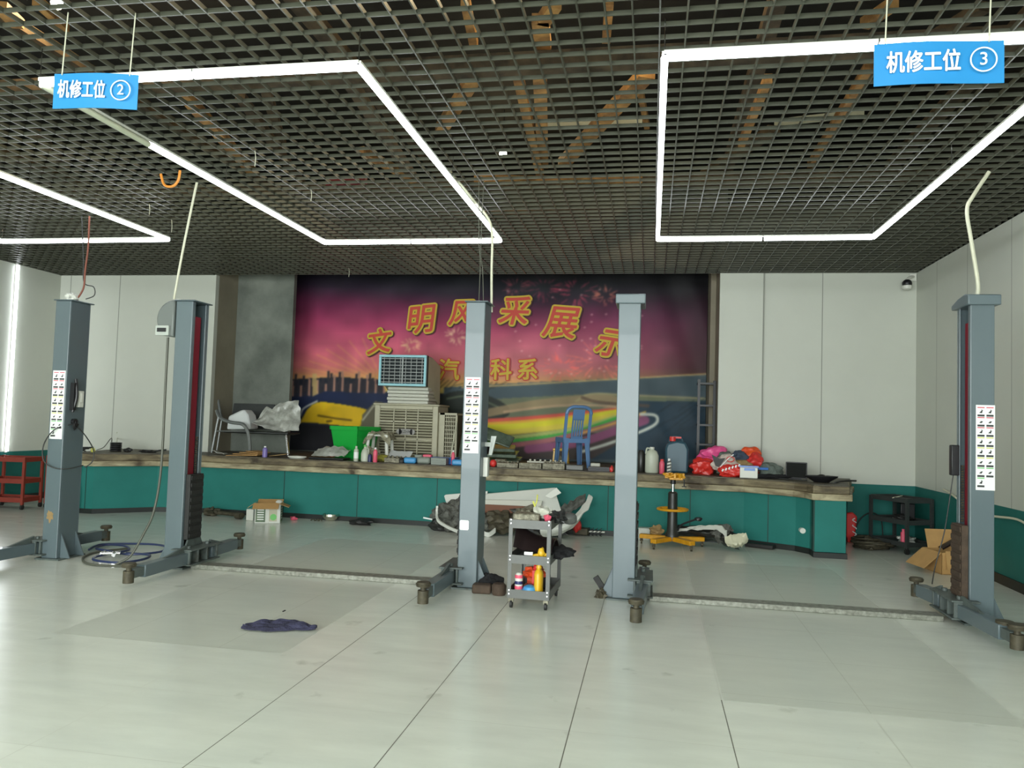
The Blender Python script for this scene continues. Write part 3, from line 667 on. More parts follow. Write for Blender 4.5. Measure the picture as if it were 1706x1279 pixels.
l2 = thing('two_post_lift', 'slate blue two-post lift at the centre, hose reel on its left column', 'car lift', (-3.1, 7.15, 0))
column(l2, -4.69, -4.51, 1, 'plate', None, (.28, .92, 'rubber')); arms(l2, -4.51, 1, (-4.44, 6.14), (-4.46, 8.02))
column(l2, -1.715, -1.535, -1, 'plate', (-1.628, 6.999, 1.24), (.3, .85, 'rubber'), gp=.015); arms(l2, -1.715, -1, (-1.80, 6.2), (-1.82, 8.1))
b = B(); b.bb((-1.535, 7.12, 1.02), (-1.49, 7.2, 1.2)); obj('socket_box', b, M['white_plastic'], l2, w=True, bev=.005)
b = B(); b.prism([(-1.50, 7.2, 1.22), (-1.48, 7.2, 1.4), (-1.43, 7.2, 1.4), (-1.47, 7.2, 1.22)], (0, .03, 0)); b.bb((-1.535, 7.19, 1.30), (-1.47, 7.23, 1.34)); obj('cable_hook', b, M['reel_l'], l2, w=True)
b = B(); b.prism([(-1.665+a*.043*(1 if abs(c) < 2 else 1), 6.9985, .58+d*.045) for a, d, c in ((-.8, -1, 0), (.8, -1, 0), (1, -.8, 0), (1, .8, 0), (.8, 1, 0), (-.8, 1, 0), (-1, .8, 0), (-1, -.8, 0))], (0, -.001, 0)); obj('blank_label', b, M['white'], l2, w=True)
b = B(); b.bb((-4.42, 7.04, .0), (-1.9, 7.2, .045)); obj('floor_beam', b, M['galv'], l2, w=True, bev=.005)
l3 = thing('two_post_lift', 'slate blue two-post lift on the right with hooded column tops', 'car lift', (1.25, 7.15, 0))
column(l3, -.305, -.11, 1, 'hood', None, (.3, .85, 'rubber'), gp=.01); arms(l3, -.11, 1, (-.08, 6.12), (-.03, 7.85))
column(l3, 2.6, 2.785, -1, 'hood', (2.715, 6.999, 1.10), (.2, .80, 'rubber_b')); arms(l3, 2.6, -1, (2.60, 6.16), (2.46, 7.85))
b = B(); b.bb((.02, 7.04, 0), (2.42, 7.2, .045)); obj('floor_beam', b, M['galv'], l3, w=True, bev=.005)
b = B(); b.box((2.78, 6.33, .17), (.42, .07, .02), rz(-12)); b.cyl((2.6, 6.36, .165), (2.6, 6.36, .19), .06); obj('adapter_bar', b, M['grime'], l3, w=True)

# ---------------------------------------------------------------- hoses and cables overhead
def cable(name, pts, r, m, label, cat='cable', n=8, sm=True, group=None):
    b = B(); b.tube(pts, r, n, sm); return obj(name, b, M[m], None, label, cat, group, w=True)
c0 = thing('conduit', 'cream conduit dropping from the lattice to the left hose reel', 'cable', (-4.64, 7.1, 2.62))
b = B(); b.tube([(-4.50, 6.95, 3.83), (-4.56, 7.0, 3.7), (-4.70, 7.08, 3.2), (-4.775, 7.1, 2.78), (-4.80, 7.12, 2.68)], .012); obj('outer_tube', b, M['cable_w'], c0, w=True)
cable('conduit', [ony(750, 285, 7.2), ony(790, 335, 7.25), ony(814, 365, 7.25), ony(820, 395, 7.25), ony(819, 450, 7.25), ony(819, 520, 7.3)], .012, 'cable_w', 'cream conduit bent over the centre column of the middle lift')
cable('conduit', [ony(1648, 286, 7.1), ony(1622, 325, 7.1), ony(1611, 350, 7.1), ony(1618, 400, 7.1), ony(1629, 470, 7.1), ony(1628, 496, 7.12)], .016, 'cable_w', 'cream conduit curving down onto the rightmost lift column')
cable('cable', [(-1.62, 7.1, 2.65), ony(800, 440, 7.1), ony(798, 400, 7.1), (-1.66, 7.1, 3.83)], .004, 'cable_g', 'pair of thin grey wires from the lattice to the centre column, left one')
cable('cable', [(-1.58, 7.12, 2.65), ony(804, 450, 7.12), ony(801, 415, 7.12), (-1.62, 7.14, 3.83)], .004, 'cable_g', 'pair of thin grey wires from the lattice to the centre column, right one')
cable('cable', [ony(149, 360, 7.1), ony(147, 410, 7.1), ony(142, 450, 7.1), ony(139, 480, 7.12), (-5.93, 7.12, 2.66)], .009, 'cable_r', 'red cable dropping onto the leftmost lift column')
cable('cable', [ony(136, 360, 7.15), ony(139, 430, 7.15), ony(140, 470, 7.15), ony(156, 478, 7.15), ony(157, 492, 7.15), ony(143, 498, 7.15)], .005, 'cable_k', 'thin dark cable looping beside the leftmost column top')
cable('cable', [ony(268, 290, 6.5), ony(274, 308, 6.5), ony(288, 310, 6.5), ony(297, 300, 6.5), ony(300, 284, 6.5)], .012, 'cable_o', 'orange cable loop hanging under the lattice')
cable('cable', [ony(803, 300, 8.3), ony(809, 315, 8.3), ony(806, 345, 8.3)], .004, 'cable_g', 'short grey pigtail wire hanging from the lattice near the centre')
b = B(); p = ony(802, 298, 8.3); b.blob(p, (.02, .02, .03), .1, sub=2); obj('wire_connector', b, M['white_plastic'], None, 'tiny white connector on the pigtail wire under the lattice', 'connector', w=True)
for i, (px, py, h, wh) in enumerate([(436, 250, .14, 'inside the left light rectangle, the upper one'), (521, 315, .12, 'inside the left light rectangle, the lower one'), (283, 365, .16, 'right of the tip of the far left light'), (574, 446, .14, 'above the left part of the banner'), (244, 340, .12, 'between the two left light rectangles')]):
    p = onz(px, py, 3.83); p.x = XL+.05+round((p.x-XL-.05)/.15)*.15+.006; cable('wire', [p, p+Vector((.01, 0, -h*.5)), p+Vector((0, .01, -h))], .003, 'cable_w', 'short loose wire end hanging '+wh, 'wire', group='loose wire ends under the lattice')
# hose reel on the left column
hr = thing('hose_reel', 'grey plastic hose reel hung on the left column of the middle lift', 'hose reel', (-4.79, 7.12, 2.32))
b = B(); pr = []
for k in range(13):
    a = R(90+k*11); pr.append((-4.70+.19*math.cos(a), 6.98, 2.46+.19*math.sin(a)))
pr += [(-4.875, 6.98, 2.30), (-4.70, 6.98, 2.28)]
b.prism(pr, (0, .26, 0)); obj('housing', b, M['reel'], hr, w=True, bev=.015)
b = B(); b.bb((-4.88, 6.955, 2.29), (-4.735, 6.98, 2.39)); b.mi = 1; b.bb((-4.86, 6.95, 2.325), (-4.76, 6.956, 2.365)); obj('front_plate', b, [M['reel_l'], M['black']], hr, w=True, bev=.004)
b = B(); b.tube([(-4.86, 7.1, 2.62), (-4.75, 7.1, 2.66), (-4.68, 7.1, 2.64)], .018); obj('bracket', b, M['white_plastic'], hr, w=True)
hs = thing('air_hose', 'long grey and navy air hose hanging from the reel and coiled on the floor', 'hose', (-5.3, 7.3, 0))
cf = lambda pts, z=.014: [Vector((*fx(x, y), z)) for x, y in pts]
b = B(); b.tube([(-4.80, 7.05, 2.28), (-4.80, 7.05, 1.8), (-4.80, 7.05, 1.0), (-4.84, 7.03, .55), (-4.93, 7.0, .3), (-5.02, 6.95, .1), (-5.12, 6.9, .02)]+cf([(245, 942), (200, 945), (150, 942), (138, 932), (160, 922), (215, 915)]), .012); obj('hose_run', b, M['cable_g'], hs, w=True)
b = B(); b.tube(cf([(148, 920), (165, 912), (200, 910), (255, 911), (278, 916), (265, 924), (215, 928), (180, 922), (160, 918), (175, 912), (205, 913), (215, 920), (190, 926), (160, 932), (158, 938), (200, 942), (240, 936), (248, 929), (210, 926)], .03), .012); obj('hose_coil', b, M['cable_b'], hs, w=True)
b = B(); p = Vector((*fx(182, 930), .05)); b.cyl(p+Vector((-.08, -.02, 0)), p+Vector((.08, .06, 0)), .02); b.cyl(p+Vector((.02, .05, 0)), p+Vector((.09, -.06, 0)), .018); b.cyl(p+Vector((-.08, -.02, -.0)), p+Vector((-.11, .07, 0)), .016); obj('air_gun', b, M['chrome'], hs, w=True)
# looped cables on the leftmost column
cable('cable', [(-5.86, 7.12, 1.38), (-5.95, 6.96, 1.32), (-6.07, 6.96, 1.16), (-6.06, 6.96, 1.0), (-5.95, 6.97, .93), (-5.85, 7.05, .92), (-5.80, 7.2, .95)], .006, 'cable_k', 'thin black cable drooping across the sticker of the leftmost column')
cable('cable', [(-5.86, 7.14, 1.36), (-5.82, 7.24, 1.25), (-5.79, 7.33, 1.1), (-5.80, 7.33, .98), (-5.86, 7.30, .92)], .006, 'cable_k', 'thin black cable hanging down behind the leftmost column, right side')

# ---------------------------------------------------------------- left red racks, right black rack
def rack(name, label, loc, ang, wd, dp, ht, shelves, m, lip=.05):
    t = thing(name, label, 'trolley', loc, R(ang))
    for x in (-1, 1):
        for y in (-1, 1):
            b = B(); b.bb((x*(wd/2)-.018, y*(dp/2)-.018, .07), (x*(wd/2)+.018, y*(dp/2)+.018, ht)); lg = obj('leg', b, M[m], t)
            b = B(); b.cyl((x*wd/2-.014, y*dp/2, .035), (x*wd/2+.014, y*dp/2, .035), .035); b.bb((x*wd/2-.02, y*dp/2-.012, .04), (x*wd/2+.02, y*dp/2+.012, .08)); obj('caster', b, M['rubber'], t)
    for z in shelves:
        b = B(); b.bb((-wd/2, -dp/2, z-.006), (wd/2, dp/2, z))
        for s in (-1, 1): b.bb((-wd/2, s*dp/2-.006, z-lip/2), (wd/2, s*dp/2+.006, z+lip/2)); b.bb((s*wd/2-.006, -dp/2, z-lip/2), (s*wd/2+.006, dp/2, z+lip/2))
        obj('shelf', b, M[m], t)
    return t
rack('steel_rack', 'rust red steel trolley rack at the very left edge', (-9.52, 10.35, 0), 6, .62, .4, .78, (.14, .42, .74), 'redrack', .07)
rack('steel_rack', 'rust red steel trolley rack half hidden by the leftmost lift column', (-8.86, 10.75, 0), 4, .5, .4, .80, (.14, .76), 'redrack', .08)
b = B(); b.bb((-9.2, 10.86, .15), (-8.7, 10.9, .74)); obj('cardboard_sheet', b, M['card_d'], None, 'brown board standing in the left red rack', 'board', w=True)
rk = rack('tool_trolley', 'dark grey three-tier trolley in the corner by the right wall', (3.28, 11.1, 0), -62, .62, .40, .70, (.12, .40, .68), 'dgrey', .06)
b = B(); b.cyl((3.24, 10.85, .125), (3.24, 10.85, .27), .032); b.cyl((3.24, 10.85, .27), (3.24, 10.85, .31), .018); obj('spray_can', b, M['pinkp'], None, 'small pink and white can on the corner trolley bottom shelf', 'can', w=True)
b = B(); b.blob((3.30, 10.95, .165), (.10, .08, .05), .3, seed=3, flat=.125); obj('plastic_bag', b, M['foil'], None, 'pale crumpled bag on the corner trolley bottom shelf', 'bag', w=True)
b = B(); b.bb((3.28, 11.1, .408), (3.46, 11.28, .62)); obj('black_box', b, M['black'], None, 'black box on the middle shelf of the corner trolley', 'box', w=True, bev=.01)
b = B(); b.blob((3.26, 10.95, .445), (.1, .08, .04), .3, seed=8, flat=.405); obj('tool_roll', b, M['rubber'], None, 'dark bundle on the middle shelf of the corner trolley', 'bundle', w=True)
cable('cable', [(3.12, 10.9, .70), (3.25, 11.0, .72), (3.33, 11.2, .71)], .006, 'cable_w', 'white cord lying on the corner trolley top')
cable('cable', [(XR-.03, 10.6, .86), (XR-.035, 10.2, .80), (XR-.04, 9.8, .70), (XR-.04, 9.2, .69), (XR-.03, 8.6, .72), (XR-.04, 8.2, .66), (XR-.04, 7.6, .60), (XR-.03, 7.0, .64), (XR-.03, 6.4, .62)], .012, 'cable_w', 'pale cable draped along the top of the green dado on the right wall')
b = B(); b.bb((2.535, 7.22, 1.20), (2.6, 7.28, 1.46)); obj('control_box', b, M['black'], None, 'black control box on the left side of the rightmost lift column', 'box', w=True, bev=.008)
cable('cable', [(2.56, 7.25, 1.2), (2.53, 7.26, .95), (2.50, 7.28, .7), (2.44, 7.3, .42), (2.43, 7.35, .25)], .005, 'cable_k', 'thin black wire hanging beside the rightmost lift column')
# camera in the back right corner
cc = thing('security_camera', 'small black and white dome security camera high in the right back corner', 'camera', (3.5, 11.7, 3.6))
b = B(); b.tube([(3.62, 11.74, 3.76), (3.55, 11.66, 3.74), (3.50, 11.62, 3.70)], .02); b.bb((3.56, 11.72, 3.70), (3.65, 11.745, 3.80)); obj('bracket', b, M['white_plastic'], cc, w=True)
b = B(); b.blob((3.49, 11.6, 3.64), (.065, .065, .06), 0, sub=3); obj('lens_dome', b, M['black'], cc, w=True)
b = B(); b.lathe([(.03, -.06), (.06, -.045), (.066, -.02), (.066, 0)], (3.49, 11.6, 3.61)); obj('lower_shell', b, M['white_plastic'], cc, w=True)

# ---------------------------------------------------------------- floor items, left to right
b = B(); b.tube([Vector((*fx(345, 859), .06)), Vector((*fx(370, 860), .05)), Vector((*fx(405, 864), .05))], .03, 10); p = fx(352, 859); b.blob((p[0], p[1], .06), (.1, .08, .06), .4, seed=6, flat=.0); b.cyl(Vector((*fx(394, 864), .05)), Vector((*fx(402, 865), .05)), .05)
obj('drive_shaft', b, M['grime'], None, 'greasy drive shaft lying along the stage foot behind the left hose column', 'car part', w=True)
bx = thing('carton', 'open printed carton with brown flaps on the floor before the stage', 'box', (*fx(447, 870), 0), R(20))
bw, bd, bh = .35, .24, .26
b = B(); b.bb((-bw/2, -bd/2, 0), (bw/2, -bd/2+.006, bh)); b.bb((-bw/2, bd/2-.006, 0), (bw/2, bd/2, bh)); b.bb((-bw/2, -bd/2, 0), (-bw/2+.006, bd/2, bh)); b.bb((bw/2-.006, -bd/2, 0), (bw/2, bd/2, bh)); b.bb((-bw/2, -bd/2, 0), (bw/2, bd/2, .006))
obj('carton_body', b, M['bumper'], bx)
b = B(); b.bb((-.16, -bd/2-.002, .02), (-.03, -bd/2, .22)); b.bb((bw/2, -.11, .02), (bw/2+.002, .11, .24)); b.mi = 1; b.bb((.02, -bd/2-.002, .03), (.13, -bd/2, .2)); b.mi = 2; b.cyl((.08, -bd/2-.004, .09), (.08, -bd/2, .09), .045); b.mi = 3
for k in range(5): b.bb((bw/2+.002, -.05, .06+k*.035), (bw/2+.003, .05, .075+k*.035)); b.bb((-.14, -bd/2-.003, .05+k*.033), (-.05, -bd/2-.002, .063+k*.033))
obj('printed_panel', b, [M['gbox'], M['cream'], M['green_ink'], M['white']], bx, smooth=0)
for nm, c, d, r_ in (('flap', (-.02, -bd/2-.055, bh-.01), (bw, .14, .005), rx(28)), ('flap', (bw/2+.05, 0, bh-.01), (.13, bd, .005), ry(20)), ('flap', (0, bd/2+.04, bh+.02), (bw, .12, .005), rx(25)), ('flap', (-bw/2-.05, 0, bh-.01), (.12, bd, .005), ry(-35))):
    b = B(); b.box(c, d, r_); obj(nm, b, M['card'], bx)
b = B(); b.bb((0, 0, .0), (.01, .01, .2))
b = B(); p = onz(458, 868); b.lathe([(.03, .0), (.06, .02), (.06, .05), (.03, .08)], (p.x+.03, p.y+.05, .22)); obj('white_bowl', b, M['white_plastic'], None, 'round white cup sticking out of the printed carton', 'cup', w=True)
b = B(); p = fx(419, 866); b.bb((p[0]-.06, p[1]-.05, 0), (p[0]+.05, p[1]+.08, .16)); obj('small_box', b, M['white_plastic'], None, 'small white box against the left side of the printed carton', 'box', w=True, bev=.004)
b = B(); p = fx(489, 866); b.blob((p[0], p[1], .02), (.045, .03, .03), .4, seed=9, sub=2, flat=0); obj('pink_scrap', b, M['pinkp'], None, 'pink scrap on the floor right of the printed carton', 'scrap', w=True)
b = B(); p = fx(551, 867); b.lathe([(.05, 0), (.10, .03), (.125, .07), (.12, .10), (.112, .10), (.116, .07), (.09, .03), (.0, .02)], (p[0], p[1], 0), 28); obj('steel_bowl', b, M['steelbowl'], None, 'round stainless steel bowl on the floor at the stage foot', 'bowl', w=True)
b = B(); p = fx(601, 874); b.blob((p[0], p[1], .03), (.17, .08, .055), .25, seed=11, flat=0); obj('rubber_block', b, M['rubber'], None, 'flat black rubber lump on the floor right of the steel bowl', 'rubber part', w=True)
b = B(); p = fx(522, 868)
for dx in (-.04, .03, .07): b.tube([(p[0]+dx, p[1], .01), (p[0]+dx+.03, p[1]+.03, .03), (p[0]+dx+.06, p[1], .01)], .008)
obj('metal_clip', b, M['grime'], None, 'small rusty clips on the floor left of the steel bowl', 'car part', w=True)
# rag
rg = B()
def ragf(u, v):
    x = -.25+.52*u; wy = .02+.13*math.sin(min(1, u*1.5+.12)*math.pi*.62)**.8*(1-u**3)+.02*noise.noise(Vector((u*6, 3, 1)))
    cy = .05*math.sin(u*2.6)-.03; y = cy+(v-.5)*2*wy+.015*noise.noise(Vector((u*9, v*3, 7)))
    return (x, y, .012+.05*abs(noise.noise(Vector((u*4.5, v*5.5, 2))))*math.sin(v*3.14)+.02*math.sin(v*3.14)*math.sin(u*3.14))
rg.sheet(44, 26, ragf, .006)
obj('rag', rg, M['rag'], None, 'crumpled navy cloth on the pale floor', 'cloth', loc=(-2.61, 5.32, 0), rot=(0, 0, R(6)))
b = B(); p = fx(473, 1018); b.bb((p[0]-.004, p[1]-.02, 0), (p[0]+.006, p[1]+.02, .006)); obj('bolt', b, M['ink'], None, 'tiny dark bolt on the floor behind the navy cloth', 'bolt', w=True)
# heap of crash parts
def swept(name, path, prof, m, label, cat='car part', th=.006, loc=None, n=24):
    """open shell: prof(v)->(along normal, height) swept on a path of (x,y,z)"""
    P = [Vector(p) for p in path]
    def f(u, v):
        s = u*(len(P)-1); i = min(int(s), len(P)-2); t = s-i; a, b_, c_, d_ = P[max(i-1, 0)], P[i], P[i+1], P[min(i+2, len(P)-1)]
        q = .5*((2*b_)+(-a+c_)*t+(2*a-5*b_+4*c_-d_)*t*t+(-a+3*b_-3*c_+d_)*t**3); tg = (c_-b_).normalized(); nn = Vector((tg.y, -tg.x, 0))
        nn = nn.normalized() if nn.length > .05 else Vector((0, -1, 0)); a_, h_ = prof(u, v); return q+nn*a_+Vector((0, 0, h_))
    b = B(); b.sheet(n, 10, f, th); return obj(name, b, M[m], None, label, cat, w=True)
def cr(u, v, k=.02, s=0): return k*noise.noise(Vector((u*9+s, v*5, s)))
swept('bumper', [ony(905, 887, 10.4), ony(930, 884, 10.35), ony(955, 872, 10.35), ony(972, 850, 10.4), ony(981, 830, 10.5)], lambda u, v: (.12*math.sin(v*3.1)*(1-.5*u), (v-.3)*.22*(1-.65*u)+cr(u, v, .02, 2)), 'bumper', 'white torn bumper curving up at the right end of the scrap heap')
b = B(); b.sheet(10, 6, lambda u, v: (ony(925+50*u, 868-34*u, 10.55)+Vector((0, .04*math.sin(v*3), (v-.2)*.2*(1-.4*u)+cr(u, v, .05, 4)))), .01); obj('bumper_lining', b, M['bumper_g'], None, 'grey torn lining inside the white bumper at the heap right end', 'car part', w=True)
b = B(); b.blob(ony(751, 860, 10.5), (.24, .14, .19), .35, 2.2, seed=21, sub=4); obj('crushed_bumper', b, M['bumper_g'], None, 'crushed grey bumper piece left of the centre lift column', 'car part', w=True)
swept('bumper_trim', [ony(728, 845, 10.3), ony(729, 865, 10.28), ony(745, 877, 10.2), ony(768, 887, 10.1)], lambda u, v: (0, (v-.5)*.04), 'bumper', 'thin white bumper edge at the lower left of the scrap heap', th=.03)
b = B(); p0 = fx(733, 884); b.blob((p0[0], p0[1]+.05, .07), (.16, .12, .09), .2, seed=22, flat=0); obj('rubber_lump', b, M['rubber'], None, 'black rubber lump under the crushed grey bumper', 'rubber part', w=True)
b = B(); b.box((-3.02, 10.72, .12), (.26, .02, .02), ry(8)); obj('white_strip', b, M['white'], None, 'short white plastic strip leaning at the stage foot left of the heap', 'strip', w=True)
b = B(); b.prism([ony(740, 826, 10.62), ony(742, 824, 10.62), ony(812, 818, 10.62), ony(812, 826, 10.62), ony(764, 832, 10.62), ony(762, 846, 10.62), ony(746, 846, 10.62)], (0, .04, 0)); obj('bent_bodywork', b, M['bumper'], None, 'bent cream panel behind the centre lift column, left side', 'car part', w=True)
b = B(); b.prism([ony(768, 826, 10.6), ony(925, 812, 10.6), ony(927, 825, 10.58), ony(938, 860, 10.5), ony(900, 850, 10.5), ony(770, 845, 10.55)], (0, .03, 0)); obj('door_panel', b, M['bumper'], None, 'large off-white door panel leaning on the stage behind the trolley', 'car part', w=True, bev=.008)
b = B(); b.prism([ony(770, 832, 10.46), ony(903, 834, 10.46), ony(901, 844, 10.46), ony(770, 838, 10.46)], (0, .03, 0)); obj('cream_strip', b, M['cream_l'], None, 'long cream strip lying across the brown board in the heap', 'car part', w=True)
b = B(); b.prism([ony(766, 838, 10.42), ony(905, 845, 10.42), ony(905, 856, 10.42), ony(766, 858, 10.42)], (0, .03, 0)); obj('brown_board', b, mat('red_brown_board', S(120, 78, 56), .7), None, 'red-brown board in the scrap heap under the cream strip', 'board', w=True)
b = B(); b.prism([ony(908, 826, 10.4), ony(927, 812, 10.4), ony(935, 821, 10.4), ony(918, 830, 10.4)], (0, .01, 0)); obj('white_card', b, M['white_plastic'], None, 'small white card standing up behind the trolley', 'card', w=True)
for i, (px, py, rr, mm, lb) in enumerate([(800, 868, (.16, .12, .12), 'bumper_g', 'torn grey undertray just right of the centre lift column'), (835, 868, (.2, .14, .14), 'grime', 'greasy engine part in the heap behind the trolley'), (880, 856, (.22, .12, .08), 'bumper_g', 'grey crumpled liner behind the trolley top'), (920, 880, (.22, .1, .10), 'rubber', 'black plastic duct under the white bumper')]):
    b = B(); p = ony(px, py, 10.35+.04*i); b.blob(p, rr, .35, 2.5, seed=30+i, sub=3, flat=.0); obj('scrap_part', b, M[mm], None, lb, 'car part', w=True)
swept('bumper_lip', [ony(805, 888, 10.2), ony(815, 890, 10.2), ony(825, 883, 10.25)], lambda u, v: (0, (v-.5)*.06), 'bumper', 'white bumper lip at floor level beside the centre column', th=.03)
b = B(); p0 = fx(930, 893)
b.box((p0[0], p0[1]+.25, .05), (.75, .08, .06), rz(4)); b.box((p0[0]+.3, p0[1]+.2, .06), (.2, .14, .09), rz(-10)); obj('subframe_bar', b, M['grime'], None, 'dark greasy bar on the floor beneath the white bumper', 'car part', w=True, bev=.01)
b = B(); p = ony(961, 874, 10.7); b.blob(p, (.055, .04, .10), .25, seed=41, sub=3); obj('red_lamp', b, M['red'], None, 'red plastic part under the right end of the white bumper', 'car part', w=True)
sp = thing('spring_set', 'white rod with small black springs on the floor right of the heap', 'car part', (*fx(990, 893), 0))
b = B(); b.cyl((-.14, 0, .06), (.14, .02, .06), .012); obj('rod', b, M['white_plastic'], sp)
for k in range(4):
    b = B(); x = -.08+k*.055; b.tube([(x+.015*math.cos(t*1.3), .0+.015*math.sin(t*1.3), t*.0075) for t in range(16)], .005, 6, False); obj('spring', b, M['black'], sp)

# ---------------------------------------------------------------- grey three-tier tool trolley
tr = thing('tool_trolley', 'grey three-tier tool trolley standing in front of the scrap heap at the centre', 'trolley', (-.955, 6.72, 0), R(-2))
TW, TD = .35, .62
for x in (-1, 1):
    for y in (-1, 1):
        b = B(); cx, cy = x*TW/2, y*TD/2; b.bb((min(cx, cx-x*.03), cy-.003, .085), (max(cx, cx-x*.03), cy+.003, .735)); b.bb((cx-.003, min(cy, cy-y*.03), .085), (cx+.003, max(cy, cy-y*.03), .735))
        leg = obj('leg', b, M['grey'], tr)
        b = B()
        for z in (.12, .15, .40, .43, .70, .73): b.cyl((cx-x*.015, cy+y*.003, z), (cx-x*.015, cy+y*.008, z), .006, n=8)
        o = obj('bolt', b, M['chrome'], leg)
        b = B(); b.bb((cx-x*.03-.02, cy-y*.03-.015, .05), (cx-x*.03+.02, cy-y*.03+.015, .09)); fk = obj('caster_fork', b, M['alu'], tr)
        b = B(); b.cyl((cx-x*.03-.01, cy-y*.03, .032), (cx-x*.03+.01, cy-y*.03, .032), .032); obj('caster_wheel', b, M['rubber'], fk)
for z in (.085, .37, .66):
    b = B(); b.bb((-TW/2, -TD/2, z), (TW/2, TD/2, z+.005))
    for s in (-1, 1): b.bb((-TW/2, s*TD/2-.0025, z), (TW/2, s*TD/2+.0025, z+.07)); b.bb((s*TW/2-.0025, -TD/2, z), (s*TW/2+.0025, TD/2, z+.07))
    obj('tray', b, M['grey'], tr, smooth=0)
def tp(x, y, z): v = Vector((x, y, 0)); v.rotate(Matrix.Rotation(R(-2), 3, 'Z')); return Vector((-.955+v.x, 6.72+v.y, z))
def bottle(name, label, cat, loc, r, h, m, cm, neck=.35, sq=1, band=None, seedr=0):
    t = thing(name, label, cat, loc, R(seedr)); b = B(); b.lathe([(r*.9, 0), (r, h*.03), (r, h*.70), (r*.9, h*.77), (r*neck, h*.86), (r*neck, h*.90)], (0, 0, 0), 20, sq); obj('bottle_body', b, M[m], t)
    b = B(); b.cyl((0, 0, h*.88), (0, 0, h), r*neck*1.25, r*neck*1.1, 14); obj('cap', b, M[cm], t)
    if band: b = B(); b.lathe([(r*1.01, h*.2), (r*1.015, h*.21), (r*1.015, h*.6), (r*1.01, h*.61)], (0, 0, 0), 20, sq); obj('paper_label', b, M[band], t)
    return t
z1 = .09
can = thing('spray_can', 'tall white spray can with blue and pink print at the trolley bottom left front', 'can', tp(-.095, -.24, z1))
b = B(); b.lathe([(.03, 0), (.033, .005), (.033, .17), (.022, .19), (.014, .195)]); obj('can_body', b, M['white_plastic'], can)
for z, mm in ((.02, 'green_ink'), (.06, 'pinkp'), (.10, 'darkblue'), (.15, 'pinkp')): b = B(); b.lathe([(.0335, z), (.034, z+.002), (.034, z+.025), (.0335, z+.027)]); obj('print_band', b, M[mm], can)
bottle('oil_bottle', 'yellow oil bottle standing at the trolley bottom right front', 'bottle', tp(.07, -.22, z1), .038, .27, 'yellow', 'yellow', .5, 1.6)
b = B(); b.lathe([(.06, 0), (.066, .01), (.066, .05), (.05, .085), (.02, .1)], tp(.0, -.24, z1)); obj('blue_tub', b, M['case_b'], None, 'round blue tub on the trolley bottom tray', 'tub', w=True)
b = B(); b.blob(tp(-.01, 0, .25), (.09, .1, .05), .3, seed=51); b.bb(tp(-.06, -.05, z1), tp(.05, .05, .22)); obj('orange_pack', b, M['orangebag'], None, 'orange and yellow pack on top of a box in the trolley bottom tray', 'pack', w=True)
b = B(); b.blob(tp(.03, -.10, .31), (.03, .02, .035), .2, seed=52, sub=2); b.bb(tp(.0, -.14, z1), tp(.06, -.08, .29)); obj('red_spray_trigger', b, M['red'], None, 'red trigger bottle behind the yellow oil bottle', 'bottle', w=True)
b = B(); b.bb(tp(-.11, .08, z1), tp(.1, .24, .2)); obj('black_case', b, M['black'], None, 'black case at the back of the trolley bottom tray', 'case', w=True, bev=.01)
b = B(); b.blob(tp(-.03, -.18, .14), (.05, .05, .045), .3, seed=53, flat=z1+.001); obj('cable_bundle', b, M['cable_r'], None, 'brown and yellow cord bundle left of the blue tub', 'cord', w=True)
# middle tray
z2 = .376
b = B(); b.sheet(24, 12, lambda u, v: tp(-.16+.33*u, -.20+.42*v, 0)*1+Vector((0, 0, z2+.05+(.13*(1-u)**2.5+.115)*math.sin(.25+v*2.7)+.01*noise.noise(Vector((u*6, v*6, 0))))), .012); obj('black_fairing', b, M['maroon'], None, 'dark maroon-black plastic fairing on the trolley middle tray', 'car part', w=True)
b = B(); b.blob(tp(.235, -.02, .44), (.09, .14, .045), .3, seed=54); b.blob(tp(.1, 0, .43), (.12, .18, .04), .3, seed=55); obj('black_gloves', b, M['black_m'], None, 'black cloth bundle hanging over the right side of the middle tray', 'cloth', w=True)
b = B(); b.sheet(6, 4, lambda u, v: tp(-.13+.13*u, -.26+.06*v, z2+.012+.02*u), .004); obj('white_sheet', b, M['foam'], None, 'white folded sheet at the front left of the trolley middle tray', 'paper', w=True)
b = B(); b.box(tp(-.01, -.285, .455), (.07, .02, .025), rz(0)); obj('white_tag', b, M['white'], None, 'white tag on the front lip of the trolley middle tray', 'tag', w=True)
b = B(); b.blob(tp(.09, -.25, .46), (.03, .03, .04), .3, seed=56, sub=2); b.tube([tp(.02, -.26, .43), tp(.07, -.25, .44), tp(.15, -.24, .445)], .015); obj('yellow_tool', b, M['yellow'], None, 'yellow tool on the trolley middle tray', 'tool', w=True)
# top tray
z3 = .666
b = B(); b.bb(tp(-.16, -.26, z3+.02), tp(.06, -.1, z3+.11)); obj('aluminium_block', b, M['alu'], None, 'pale metal block at the front of the trolley top tray', 'car part', w=True, bev=.01)
b = B(); b.blob(tp(.07, -.1, .775), (.07, .07, .045), .4, seed=57); obj('crumpled_glove', b, M['cream_l'], None, 'crumpled cream glove on the trolley top tray', 'glove', w=True)
b = B(); b.blob(tp(-.06, .05, .755), (.1, .12, .04), .5, seed=58); obj('parts_heap', b, M['alu'], None, 'small grey metal parts at the back of the trolley top tray', 'car part', w=True)
b = B(); b.blob(tp(.13, -.22, .745), (.03, .03, .03), .3, seed=59, sub=2); obj('red_ball', b, M['pinkp'], None, 'small pink-red knob at the right front of the trolley top', 'knob', w=True)
b = B(); b.blob(tp(.19, -.05, .74), (.07, .12, .04), .5, seed=60); obj('black_hose_bundle', b, M['cable_k'], None, 'black hose bundle over the right edge of the trolley top', 'hose', w=True)
